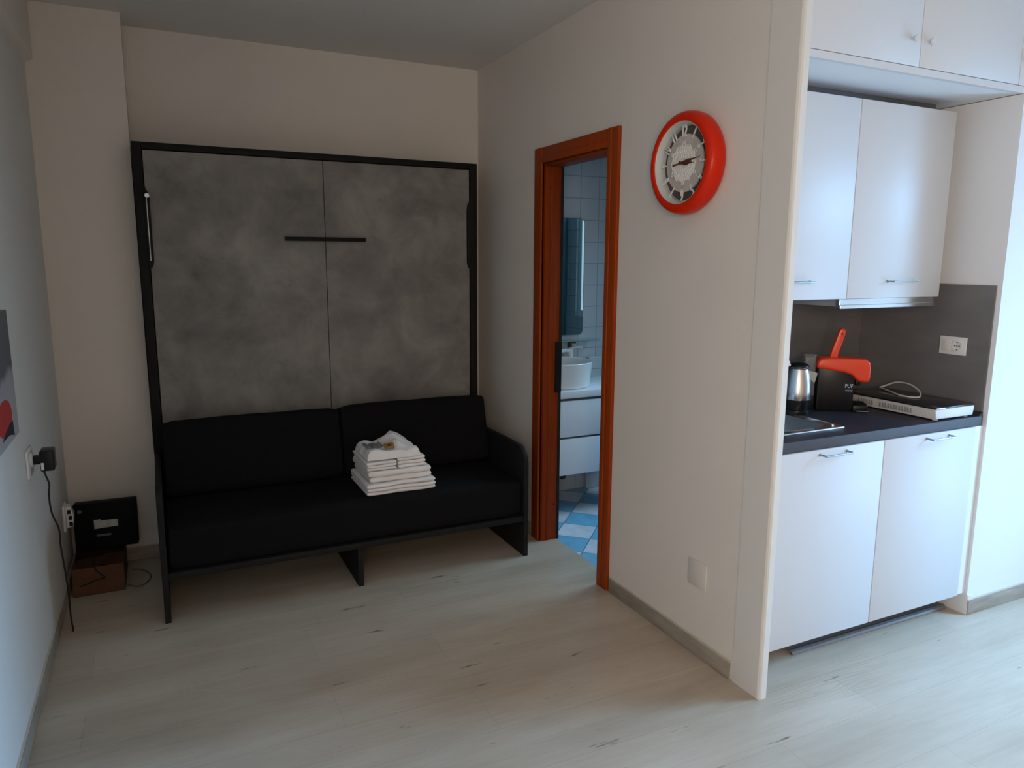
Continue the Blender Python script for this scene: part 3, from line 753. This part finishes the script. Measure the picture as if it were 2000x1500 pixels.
# sink
t = thing('sink', 'inset stainless steel kitchen sink at the left of the worktop', 'sink', ((SX0 + SX1) / 2, (SY0 + SY1) / 2, ZW1))
b = BM(); zt = ZW1 + .004; a, c, e, f = SX0, SX1, SY0, SY1
I = (a + .035, c - .035, e + .040, f - .06); B_ = (I[0] + .02, I[1] - .02, I[2] + .02, I[3] - .02); zb = .842 - .10
def rr(x0, x1, y0, y1, z, r, n=6):
    out = []
    for cx, cy, s in ((x1 - r, y1 - r, 0), (x0 + r, y1 - r, 1), (x0 + r, y0 + r, 2), (x1 - r, y0 + r, 3)):
        for k in range(n + 1):
            an = s * PI / 2 + k / n * PI / 2; out.append(b.verts.new((cx + r * math.cos(an), cy + r * math.sin(an), z)))
    return out
loops = [rr(a, c, e, f, ZW1 + .0004, .012), rr(a + .001, c - .001, e + .001, f - .001, zt, .012), rr(a + .006, c - .006, e + .006, f - .006, zt + .0015, .012), rr(a + .012, c - .012, e + .012, f - .012, ZW1 + .002, .012), rr(*I[:4], ZW1 + .0015, .04), rr(I[0] + .004, I[1] - .004, I[2] + .004, I[3] - .004, ZW1 - .006, .04), rr(*B_, zb + .02, .05), rr(B_[0] + .02, B_[1] - .02, B_[2] + .02, B_[3] - .02, zb, .05)]
for L0, L1 in zip(loops[:-1], loops[1:]):
    n = len(L0)
    for k in range(n): b.faces.new((L0[k], L0[(k + 1) % n], L1[(k + 1) % n], L1[k]))
b.faces.new(loops[-1])
obj('basin', b, M['steel'], t)
b = BM(); cyl(b, (2.12, 2.09, zb + .0005), (2.12, 2.09, zb + .004), .03, 24); obj('drain', b, M['chrome'], t)
b = BM(); cyl(b, (SX1 - .022, SY0 + .045, ZW1 + .002), (SX1 - .022, SY0 + .045, ZW1 + .006), .006, 16); obj('overflow_knob', b, M['chrome'], t)
# swan-neck tap, mostly behind the end post
t = thing('kitchen_tap', 'slim swan-neck tap with a pale spout over the sink, just showing beside the end post', 'tap', (2.10, 2.375, ZW1))
b = BM(); lathe(b, [(0, ZW1), (.026, ZW1), (.026, ZW1 + .006), (.02, ZW1 + .012), (.02, ZW1 + .07), (.014, ZW1 + .076), (0, ZW1 + .076)], (2.10, 2.375, 0), 'Z', 28); obj('tap_body', b, M['chrome'], t)
b = BM(); tube(b, [(2.10, 2.375, ZW1 + .07), (2.10, 2.375, 1.10), (2.12, 2.35, 1.185), (2.17, 2.29, 1.22), (2.235, 2.225, 1.20), (2.275, 2.178, 1.14), (2.294, 2.158, 1.085)], .0075, 14); obj('spout', b, M['wplastic'], t)
b = BM(); tube(b, [(2.10, 2.36, ZW1 + .05), (2.13, 2.33, ZW1 + .055), (2.16, 2.30, ZW1 + .06)], .005, 10); obj('lever', b, M['chrome'], t)

# ------------------------------------------------------------------ wall cabinets and hood
YU = 2.02
def wall_cab(x0, x1, h0, h1, label, z0=1.361, z1=2.101):
    t = thing('wall_cabinet', label, 'cabinet', ((x0 + x1) / 2, 2.23, z0), group='white wall cabinets under the soffit')
    b = BM(); box(b, x0, x1, YU + .0015, YNB - .001 if z0 > 1.413 else YNB - .0095, z0 + .001, z1 - .001); obj('body', b, M['carc'], t, smooth=False)
    b = BM(); rbox(b, x0 + .001, x1 - .001, YU - .018, YU, z0, z1, .0015, 2); d = obj('door', b, M['cab'], t)
    bar_handle(d, h0, h1, 1.428, YU - .018)
wall_cab(1.822, 2.4065, 2.075, 2.207, 'white wall cabinet beside the end post, left of the cabinet over the hood')
wall_cab(2.4085, 2.958, 2.632, 2.782, 'white wall cabinet above the steel extractor hood, right of its twin')
t = thing('extractor_hood', 'slim stainless steel pull-out extractor hood under the right wall cabinet', 'extractor hood', (2.67, 2.2, 1.32))
b = BM(); rbox(b, 2.395, 2.935, YU + .010, YNB - .0095, 1.330, 1.3605, .002); obj('hood_body', b, M['gplastic'], t)
b = BM(); prism(b, [(YU - .010, 1.3595), (YU + .009, 1.3595), (YU + .009, 1.3235), (YU - .014, 1.3235), (YU - .014, 1.336), (YU - .010, 1.338)], 'X', 2.382, 2.938, .001, 1); obj('visor', b, M['hood'], t)
b = BM(); rbox(b, 1.823, 2.957, 2.095, 2.107, 2.1015, 2.1465, .001, 1); tag(obj('soffit_shade_board', b, M['vangap']), 'added narrow dark board painted as the shade between the wall cabinets and the soffit', 'filler board')  # added board, its dark colour stands for the shade under the soffit
# cupboards over the niche, flush with the wall
def top_cab(x0, x1, kx, label):
    t = thing('overhead_cupboard', label, 'cupboard', ((x0 + x1) / 2, 2.1, 2.172), group='overhead cupboards above the niche')
    b = BM(); box(b, x0, x1, YN + .020, YNB - .001, 2.172, H - .002); obj('body', b, M['carc'], t, smooth=False)
    b = BM(); rbox(b, x0 + .001, x1 - .001, YN, YN + .019, 2.1715, H - .002, .0012, 2); d = obj('door', b, M['cab'], t)
    b = BM(); lathe(b, [(0, YN - .020), (.009, YN - .020), (.012, YN - .016), (.011, YN - .012), (.006, YN - .008), (.006, YN), (0, YN)], (kx, 0, 2.257), 'Y', 20); obj('knob', b, M['cab'], d)
top_cab(1.822, 2.4365, 2.392, 'white overhead cupboard above the niche, left of the knob pair')
top_cab(2.4375, 3.010, 2.476, 'white overhead cupboard above the niche, right of the knob pair')
top_cab(3.011, 3.58, 3.035, 'white overhead cupboard above the brightly lit wall right of the niche')
b = BM(); box(b, 3.581, XE, YN, YNB, 2.1695, H - .001); struct('trim_4', b, M['cab'])
b = BM(); prism(b, [(XN - .0, YN - .0), (XN + .03, YN - .0), (XN + .03, YN - .006), (XN + .005, YN - .006), (XN - .0, YN - .003)], 'Z', .0, .09, .001, 1); struct('trim_5', b, M['kwall'], True)

# ------------------------------------------------------------------ kettle
KX, KY = 2.384, 2.190
t = thing('kettle', 'brushed steel kettle with black lid on the worktop beside the coffee machine', 'kettle', (KX, KY, ZW1))
b = BM(); lathe(b, [(0, ZW1), (.054, ZW1), (.056, ZW1 + .006), (.055, ZW1 + .018), (.048, ZW1 + .021), (.048, ZW1 + .024), (0, ZW1 + .024)], (KX, KY, 0), 'Z', 40); obj('power_base', b, M['bplastic'], t)
b = BM(); lathe(b, [(0, ZW1 + .0245), (.050, ZW1 + .0245), (.053, ZW1 + .03), (.054, ZW1 + .061), (0, ZW1 + .061)], (KX, KY, 0), 'Z', 40); obj('foot_ring', b, M['bplastic'], t)
zk = ZW1 + .0615
prof = [(0, zk), (.0560, zk), (.0570, zk + .003), (.0560, zk + .035), (.0530, zk + .070), (.0470, zk + .102), (.0410, zk + .124), (.0400, zk + .128), (0, zk + .128)]
b = BM(); lathe(b, prof, (KX, KY, 0), 'Z', 56); obj('steel_body', b, M['steel'], t)
b = BM(); lathe(b, [(.0415, zk + .1285), (.0425, zk + .137), (.039, zk + .143), (.030, zk + .149), (.012, zk + .152), (0, zk + .1525), (0, zk + .1285)][::-1], (KX, KY, 0), 'Z', 40); obj('lid', b, M['bplastic'], t)
b = BM(); lathe(b, [(.0424, zk + .1315), (.0436, zk + .133), (.0424, zk + .1345)], (KX, KY, 0), 'Z', 40); obj('lid_band', b, M['chrome'], t)
d = Vector((.64, -.77, 0)).normalized()      # spout towards the right of the picture
b = BM(); sd = Vector((-d.y, d.x, 0)); C0 = Vector((KX, KY, 0))
V3 = lambda z: Vector((0, 0, zk + z))
pA = [C0 + d * .038 + sd * .018 + V3(.124), C0 + d * .038 - sd * .018 + V3(.124), C0 + d * .074 + V3(.112), C0 + d * .047 + sd * .010 + V3(.088), C0 + d * .047 - sd * .010 + V3(.088), C0 + d * .064 + V3(.068)]
v = [b.verts.new(p) for p in pA]
for q in ((0, 3, 5, 2), (1, 2, 5, 4), (0, 2, 1), (3, 4, 5), (0, 1, 4, 3)): b.faces.new([v[i] for i in q])
obj('spout', b, M['steel'], t)
b = BM(); h0 = C0 - d * .034; tube(b, [h0 + V3(.133), h0 - d * .025 + V3(.130), h0 - d * .048 + V3(.10), h0 - d * .048 + V3(.055), h0 - d * .014 + V3(.025)], .008, 12); obj('handle', b, M['bplastic'], t)

# ------------------------------------------------------------------ capsule coffee machine (u along its nose, v across, local frame)
ang = math.radians(-36)
MO = Vector((2.522, 2.228, ZW1))
t = thing('coffee_machine', 'orange-red and black capsule coffee machine with raised lever on the worktop', 'coffee machine', MO, ang)
def L_(b, name, m, par=t, smooth=True):
    bmesh.ops.scale(b, vec=(.81, 1, 1), verts=b.verts[:])
    return obj(name, b, m, par, smooth=smooth, local=True)
b = BM(); prism(b, [(.012, .0), (.175, .0), (.185, .012), (.188, .155), (.165, .170), (.012, .196), (.004, .185), (.004, .012)], 'Y', -.046, .046, .006, 2); L_(b, 'body', M['bplastic'])
def xz_round(pts, w_, r): b = BM(); prism(b, pts, 'Y', -w_, w_, r, 4); return b
pts = [(-.006, .200), (.000, .225), (.014, .240), (.06, .245), (.20, .242), (.238, .238), (.254, .226), (.260, .205), (.261, .150), (.256, .132), (.240, .126), (.205, .130), (.188, .142), (.170, .160), (.130, .172), (.02, .188), (.002, .190)]
pts = [(u_, (z_ - .126) * .87 + .126) for u_, z_ in pts]
L_(xz_round(pts, .052, .012), 'red_cover', M['mred'])
b = BM()
for k in range(24): pass
lathe(b, [(0, 0), (.012, 0), (.012, .003), (.010, .0045), (0, .0045)], (0, 0, 0), 'X', 24)
bmesh.ops.scale(b, vec=(1, .62, 1.45), verts=b.verts[:]); bmesh.ops.translate(b, vec=(.2595, 0, .171), verts=b.verts[:])
o = L_(b, 'power_button', M['bplastic'])
b = BM(); lathe(b, [(0, .0045), (.006, .0045), (.006, .0060), (0, .0060)], (0, 0, 0), 'X', 20); bmesh.ops.scale(b, vec=(1, .6, 1.4), verts=b.verts[:]); bmesh.ops.translate(b, vec=(.2596, 0, .171), verts=b.verts[:])
L_(b, 'button_cap', M['gplastic'], o)
# lever raised over the machine, leaning towards the nose
b = BM(); prism(b, [(-.012, 0), (.038, 0), (.026, .012), (.020, .03), (.018, .112), (.015, .128), (.006, .135), (-.006, .135), (-.014, .128), (-.016, .112), (-.015, .03)], 'Y', -.018, .018, .005, 3)
bmesh.ops.transform(b, matrix=Matrix.Translation((.076, 0, .222)) @ Matrix.Rotation(math.radians(20), 4, 'Y'), verts=b.verts[:])
lv = L_(b, 'lever', M['mred'])
b = BM(); cyl(b, (0.001, -.0188, .112), (0.001, .0188, .112), .0045, 14); bmesh.ops.transform(b, matrix=Matrix.Translation((.076, 0, .222)) @ Matrix.Rotation(math.radians(20), 4, 'Y'), verts=b.verts[:]); L_(b, 'lever_hole', M['slot'], lv)
b = BM(); prism(b, [(-.058, .06), (-.004, .06), (-.004, .232), (-.062, .232)], 'Y', -.030, .030, .008, 3); tk = L_(b, 'water_tank', M['tank'])
b = BM(); rbox(b, -.065, -.002, -.032, .032, .2325, .239, .002); L_(b, 'tank_lid', M['tank'], tk)
b = BM(); rbox(b, -.055, .0, -.029, .029, .0, .0595, .003); L_(b, 'rear_base', M['bplastic'])
b = BM(); rbox(b, .185, .262, -.048, .048, .0, .030, .006, 3); dt = L_(b, 'drip_tray', M['bplastic'])
b = BM()
for k in range(7): box(b, .192 + k * .010, .196 + k * .010, -.04, .04, .0305, .0335)
L_(b, 'tray_grid', M['bplastic'], dt)
b = BM(); tube(b, [(.205, -.0495, .004), (.262, -.0495, .004), (.2645, -.046, .004), (.2645, .046, .004)], .0022, 8, False, 1, False); L_(b, 'tray_trim', M['satin'], dt)
b = BM(); rbox(b, .200, .226, -.016, .016, .108, .140, .004, 2); L_(b, 'coffee_outlet', M['bplastic'])
for s, sz, z in (('PUF', .024, .110), ('ooooo', .013, .092)):
    mt = Matrix(((1, 0, 0, .160), (0, 0, -1, -.0468), (0, 1, 0, z), (0, 0, 0, 1)))
    L_(text_bm(s, sz, mt, .0004), 'lettering', M['ink'], smooth=False)

# ------------------------------------------------------------------ portable hob
HC = Vector((2.806, 2.043, ZW1)); ha = math.radians(0)
c0 = Vector((2.706, 1.805)); c1 = Vector((2.643, 2.103))
t = thing('portable_hob', 'portable white hob with black glass top on the right of the worktop', 'hob', (2.881, 2.046, ZW1), 0)
hw, hd = .124, .215
b = BM(); prism(b, [(-hw + .008, .006), (hw - .008, .006), (hw, .047), (-hw, .047)], 'Y', -hd, hd, .004, 3)
for k in range(22):
    if k in (10, 11): continue
bd = obj('housing', b, M['vent'], t, local=True)
for ks in (range(0, 12), range(14, 20)):
    b = BM()
    for k in ks:
        y = -.11 + k * .013; box(b, -hw - .0006, -hw + .010, y, y + .005, .016, .037)
    obj('vent_slots', b, M['gplastic'], bd, smooth=False, local=True)
b = BM(); rbox(b, -hw - .001, hw + .001, -hd - .001, hd + .001, .0475, .0550, .003, 2); gl = obj('glass_top', b, M['gblack'], t, local=True)
b = BM(); rbox(b, -hw + .004, -hw + .060, -hd - .0018, -hd + .012, .0470, .0530, .001, 1); obj('corner_trim', b, M['satin'], gl, local=True)
for sx in (-1, 1):
    for sy in (-1, 1):
        b = BM(); cyl(b, (sx * (hw - .03), sy * (hd - .02), 0), (sx * (hw - .03), sy * (hd - .02), .0065), .011, 16); obj('foot', b, M['wplastic'], t, local=True)
b = BM(); z = ZW1 + .0590
tube(b, [(2.960, 2.235, z), (2.905, 2.140, z), (2.862, 2.060, z), (2.875, 2.000, z + .001), (2.915, 2.010, z + .004), (2.962, 2.052, z + .016), (2.990, 2.120, z + .032), (2.992, 2.185, z + .030), (2.975, 2.230, z + .008), (2.958, 2.242, z)], .0035, 8, False, 8)
tag(obj('power_cord', b, M['cablew']), 'white cord looped on top of the black glass hob', 'cord')

# ------------------------------------------------------------------ socket on the niche side panel
XS = XN - .0088
t = thing('wall_socket', 'white horizontal socket plate on the grey splashback above the hob', 'socket', (XS, 1.974, 1.154))
b = BM(); rbox(b, XS - .008, XS, 1.915, 2.033, 1.115, 1.192, .003, 3); obj('plate', b, M['wplastic'], t)
b = BM(); rbox(b, XS - .0092, XS - .007, 1.930, 1.975, 1.130, 1.177, .001); obj('insert', b, M['wplastic'], t)
b = BM(); lathe(b, [(.022, XS - .0080), (.022, XS - .0105), (.020, XS - .0105), (.017, XS - .0095), (0, XS - .0095)], (0, 1.953, 1.154), 'X', 32); obj('socket_face', b, M['wplastic'], t)
b = BM()
for dy in (-.0095, 0, .0095): cyl(b, (XS - .0094, 1.953 + dy, 1.154), (XS - .0108, 1.953 + dy, 1.154), .0026, 10)
for dz in (-.016, .016): box(b, XS - .0108, XS - .009, 1.950, 1.956, 1.154 + dz - .0015, 1.154 + dz + .0015)
obj('contact_hole', b, M['slot'], t)
b = BM(); rbox(b, XS - .0092, XS - .007, 1.982, 2.022, 1.130, 1.177, .001); obj('insert', b, M['plate'], t)

# ------------------------------------------------------------------ left wall: picture, sockets, charger
t = thing('wall_picture', 'unframed print with a red flower shape on the left wall at the picture edge', 'picture', (XL, 2.5, .93))
b = BM(); rbox(b, XL + .0005, XL + .018, 2.06, 2.795, .940, 1.340, .001, 1)
pm = bpy.data.materials.new('abstract_print'); pm.use_nodes = True; nt = pm.node_tree; bs = nt.nodes['Principled BSDF']; bs.inputs['Roughness'].default_value = .6
ge = N(nt, 'ShaderNodeNewGeometry'); sp = N(nt, 'ShaderNodeSeparateXYZ'); nt.links.new(ge.outputs['Position'], sp.inputs[0])
no = N(nt, 'ShaderNodeTexNoise'); no.inputs['Scale'].default_value = 5; nt.links.new(ge.outputs['Position'], no.inputs['Vector'])
am = N(nt, 'ShaderNodeMath'); am.operation = 'MULTIPLY_ADD'; am.inputs[1].default_value = .16; nt.links.new(no.outputs[0], am.inputs[0]); nt.links.new(sp.outputs[2], am.inputs[2])
mr = N(nt, 'ShaderNodeMapRange'); mr.inputs[1].default_value = 1.0; mr.inputs[2].default_value = 1.45; nt.links.new(am.outputs[0], mr.inputs[0])
rp = ramp(nt, mr.outputs[0], [(0.0, (0.36, 0.36, 0.37)), (0.30, (0.34, 0.34, 0.33)), (0.46, (0.34, 0.29, 0.31)), (0.52, (0.10, 0.10, 0.11)), (1.0, (0.13, 0.13, 0.12))])
nt.links.new(rp.outputs[0], bs.inputs['Base Color'])
obj('canvas', b, pm, t, smooth=False)
b = BM(); prism(b, [(2.585 + .115 * math.cos(2 * PI * k / 28), 1.025 + .055 * math.sin(2 * PI * k / 28)) for k in range(28)], 'X', XL + .0181, XL + .0188); obj('red_petal', b, mat('print_red', (0.45, 0.035, 0.03), .6), t, smooth=False)
b = BM(); prism(b, [(2.705, .950), (2.698, 1.000), (2.64, .998), (2.57, .985), (2.52, .968), (2.60, .968), (2.66, .962)], 'X', XL + .0189, XL + .0195); obj('black_stroke', b, mat('print_black', (0.02, 0.02, 0.025), .6), t, smooth=False)

t = thing('wall_socket', 'white socket plate on the left wall with the black charger plugged in', 'socket', (XL, 3.0, .77))
b = BM(); rbox(b, XL + .0003, XL + .008, 2.955, 3.075, .735, .835, .003, 3); obj('plate', b, M['wplastic'], t)
b = BM(); lathe(b, [(.026, XL + .006), (.026, XL + .014), (.023, XL + .016), (0, XL + .016)], (0, 3.020, .790), 'X', 32); obj('socket_face', b, M['wplastic'], t)
t = thing('phone_charger', 'black plug-in charger hanging off the left wall socket', 'charger', (-.40, 3.02, .79))
b = BM(); rbox(b, XL + .0165, -.405, 3.003, 3.037, .775, .806, .004, 2); obj('plug', b, M['bplastic'], t)
b = BM(); rbox(b, -.416, -.373, 2.985, 3.058, .752, .826, .005, 3); obj('housing', b, M['bplastic'], t)
b = BM(); rbox(b, -.413, -.404, 2.9842, 2.9855, .758, .784, .0004, 1); obj('usb_plug', b, M['wplastic'], t)
b = BM(); tube(b, [(-.407, 2.995, .752), (-.403, 2.996, .735), (-.396, 3.00, .700), (-.403, 3.02, .655), (-.404, 3.05, .58), (-.392, 3.09, .50), (-.398, 3.14, .42), (-.398, 3.17, .34), (-.400, 3.22, .24), (-.404, 3.27, .14), (-.408, 3.30, .06), (-.408, 3.315, .012), (-.405, 3.30, .004), (-.402, 3.27, .0035)], lambda u: .0032 if .02 < u < .97 else .0048, 8, False, 8)
tag(obj('charger_cord', b, M['cable']), 'thin black cord hanging from the charger down to the floor', 'cord')
t = thing('socket_adapter', 'white multi-socket adapter low on the left wall beside the black box', 'adapter', (XL, 3.76, .30))
b = BM(); prism(b, [(XL + .0105, .285), (-.418, .290), (-.412, .345), (-.424, .385), (XL + .0105, .390)], 'Y', 3.745, 3.79, .003, 2); o = obj('adapter_body', b, M['wplastic'], t)
b = BM(); rbox(b, XL + .0003, XL + .0110, 3.72, 3.80, .275, .395, .003); obj('plate', b, M['wplastic'], t)
for zz, q in ((.362, .0), (.334, .004), (.305, .005)):
    b = BM(); rbox(b, -.437 + q, -.423 + q, 3.7425, 3.7452, zz - .010, zz + .009, .001); obj('socket_opening', b, M['slot'], t)

# ------------------------------------------------------------------ boxes in the corner
t = thing('cardboard_box', 'low brown cardboard box with half-open flaps on the floor in the left corner', 'box', (-.33, 3.74, 0), 0)
b = BM(); X0_, X1_, Y0_, Y1_, Z_ = -.428, -.222, 3.612, 3.92, .132; th = .004
box(b, X0_, X1_, Y0_, Y0_ + th, 0.001, Z_); box(b, X0_, X1_, Y1_ - th, Y1_, 0.001, Z_); box(b, X0_, X0_ + th, Y0_ + th, Y1_ - th, 0.001, Z_); box(b, X1_ - th, X1_, Y0_ + th, Y1_ - th, 0.001, Z_); box(b, X0_ + th, X1_ - th, Y0_ + th, Y1_ - th, 0.001, .005)
obj('carton', b, M['card'], t, smooth=False)
def flap(p, m='card'):
    b = BM(); v = [b.verts.new(q) for q in p]; b.faces.new(v); bmesh.ops.solidify(b, geom=b.faces[:], thickness=.003); obj('flap', b, M[m], t, smooth=False)
flap([(X0_, Y0_, Z_), (X1_ - .10, Y0_, Z_), (X1_ - .085, Y0_ + .13, Z_ + .004), (X0_, Y0_ + .12, Z_ - .004)])
flap([(X1_, Y0_ + .004, Z_), (X1_, Y1_ - .15, Z_), (X1_ - .088, Y1_ - .17, Z_ + .006), (X1_ - .098, Y0_ + .012, Z_ + .003)])
flap([(X0_, Y1_, Z_), (X1_, Y1_, Z_), (X1_, Y1_ - .13, Z_ + .001), (X0_, Y1_ - .13, Z_ + .001)], 'cardd')
b = BM(); tube(b, [(-.40, 3.609, .050), (-.36, 3.606, .062), (-.33, 3.605, .072), (-.30, 3.606, .078), (-.315, 3.606, .095), (-.333, 3.607, .120), (-.338, 3.606, .138), (-.340, 3.620, .145), (-.345, 3.66, .146), (-.35, 3.73, .147)], .003, 8)
tag(obj('loose_cord', b, M['cable']), 'dark cord draped over the front of the cardboard box', 'cord')
t = thing('flat_black_box', 'glossy black flat box with round logo and white sticker on the cardboard box', 'box', (-.29, 3.82, .138))
A = Matrix.Translation((-.294, 3.800, .148)) @ Matrix.Rotation(math.radians(-3.5), 4, 'Z') @ Matrix.Rotation(math.radians(-5), 4, 'X')
def AT(b): bmesh.ops.transform(b, matrix=A, verts=b.verts[:]); return b
b = BM(); rbox(b, -.131, .131, 0, .075, 0, .218, .004, 3); o = obj('case', AT(b), M['boxblack'], t)
b = BM(); cyl(b, (-.104, -.001, .184), (-.104, .001, .184), .009, 24); obj('logo', AT(b), M['logo'], o)
b = BM(); prism(b, [(-.048, .095), (.052, .100), (.052, .133), (-.020, .133), (-.020, .139), (-.048, .138)], 'Y', -.0008, .0006); obj('sticker', AT(b), M['paper'], o)
b = BM(); rbox(b, -.040, .020, -.0008, .0006, .058, .068, .0004, 1); obj('sticker', AT(b), M['logo'], o)
b = BM(); tube(b, [(-.215, 3.66, .004), (-.17, 3.62, .004), (-.13, 3.66, .004), (-.12, 3.74, .004), (-.16, 3.82, .004), (-.20, 3.84, .004)], .003, 8)
tag(obj('floor_cord', b, M['cableg']), 'thin grey cord curling on the floor right of the cardboard box', 'cord')

# ------------------------------------------------------------------ bathroom seen through the door
VX0, VX1, VY = 1.90, 2.62, 3.60
t = thing('vanity_cabinet', 'white wall-hung bathroom vanity with two drawers seen through the doorway', 'vanity', (2.26, 3.82, .255))
b = BM(); box(b, VX0, VX1, VY + .02, YBB - .002, .258, .716); obj('body', b, M['vangap'], t, smooth=False)
b = BM(); rbox(b, VX0, VX1, VY, VY + .019, .486, .700, .0015); obj('drawer', b, M['van'], t)
b = BM(); rbox(b, VX0, VX1, VY, VY + .019, .256, .473, .0015); obj('drawer', b, M['van'], t)
b = BM(); rbox(b, VX0, VX1 + .02, VY - .008, YBB - .002, .717, .757, .002); obj('countertop', b, M['van'], t)
t = thing('vessel_basin', 'round white vessel basin standing on the vanity top', 'basin', (2.165, 3.815, .757))
b = BM(); lathe(b, [(0, .7575), (.172, .7575), (.180, .764), (.196, .905), (.193, .909), (.186, .905), (.172, .80), (.13, .785), (0, .782)], (2.165, 3.815, 0), 'Z', 64); obj('bowl', b, M['porcelain'], t)
t = thing('basin_tap', 'pale lever tap standing behind the round basin', 'tap', (2.33, 3.99, .757))
b = BM(); lathe(b, [(0, .7575), (.022, .7575), (.022, .765), (.017, .77), (.017, .925), (.019, .93), (.019, .955), (0, .958)], (2.345, 4.00, 0), 'Z', 28); obj('tap_column', b, M['wplastic'], t)
b = BM(); tube(b, [(2.345, 4.00, .935), (2.30, 3.985, .945), (2.25, 3.965, .94), (2.235, 3.96, .925)], .013, 12); obj('spout', b, M['wplastic'], t)
b = BM(); tube(b, [(2.345, 4.00, .955), (2.39, 3.985, .962), (2.42, 3.975, .960)], .008, 10); obj('lever', b, M['wplastic'], t)
t = thing('bathroom_mirror', 'tall mirror with rounded corners on the tiled bathroom wall above the basin', 'mirror', (2.16, YBB, 1.03))
def rrect(x0, x1, z0, z1, r, n=8):
    o = []
    for cx, cz, s in ((x1 - r, z1 - r, 0), (x0 + r, z1 - r, 1), (x0 + r, z0 + r, 2), (x1 - r, z0 + r, 3)):
        for k in range(n + 1):
            an = s * PI / 2 + k / n * PI / 2; o.append((cx + r * math.cos(an), cz + r * math.sin(an)))
    return o
b = BM(); prism(b, rrect(1.905, 2.450, 1.035, 1.765, .03), 'Y', YBB - .022, YBB - .001); obj('mirror_edge', b, M['mirrorf'], t, smooth=False)
b = BM(); prism(b, rrect(1.909, 2.446, 1.039, 1.761, .028), 'Y', YBB - .0245, YBB - .0222); obj('mirror_pane', b, M['mirror'], t, smooth=False)
t = thing('glass_shelf', 'clear glass shelf on small brackets under the bathroom mirror', 'shelf', (2.2, 3.98, 1.0))
b = BM(); prism(b, [(1.91, YBB - .002), (1.91, YBB - .13), (2.50, YBB - .13), (2.53, YBB - .10), (2.53, YBB - .002)], 'Z', 1.005, 1.013, .001, 1); obj('shelf_board', b, M['glass'], t)
for xx in (2.02, 2.36):
    b = BM(); rbox(b, xx - .010, xx + .010, YBB - .030, YBB - .001, .955, 1.004, .003); rbox(b, xx - .007, xx + .007, YBB - .085, YBB - .03, .988, 1.004, .003); obj('bracket', b, M['brass'], t)
b = BM(); rbox(b, 2.445 + .05, XBE - .001, YBB - .035, YBB - .0005, .0, .888, .004); struct('trim_6', b, M['wtiles'])
b = BM(); cyl(b, (2.30, 4.0, .12), (2.30, YBB - .001, .12), .012, 14); lathe(b, [(0, -.012), (.02, -.012), (.024, -.004), (.016, .004), (0, .004)], (2.30, 3.995, .12), 'Y', 20)
tag(obj('stop_valve', b, M['brass']), 'small brass stop valve on the bathroom wall under the vanity', 'valve')
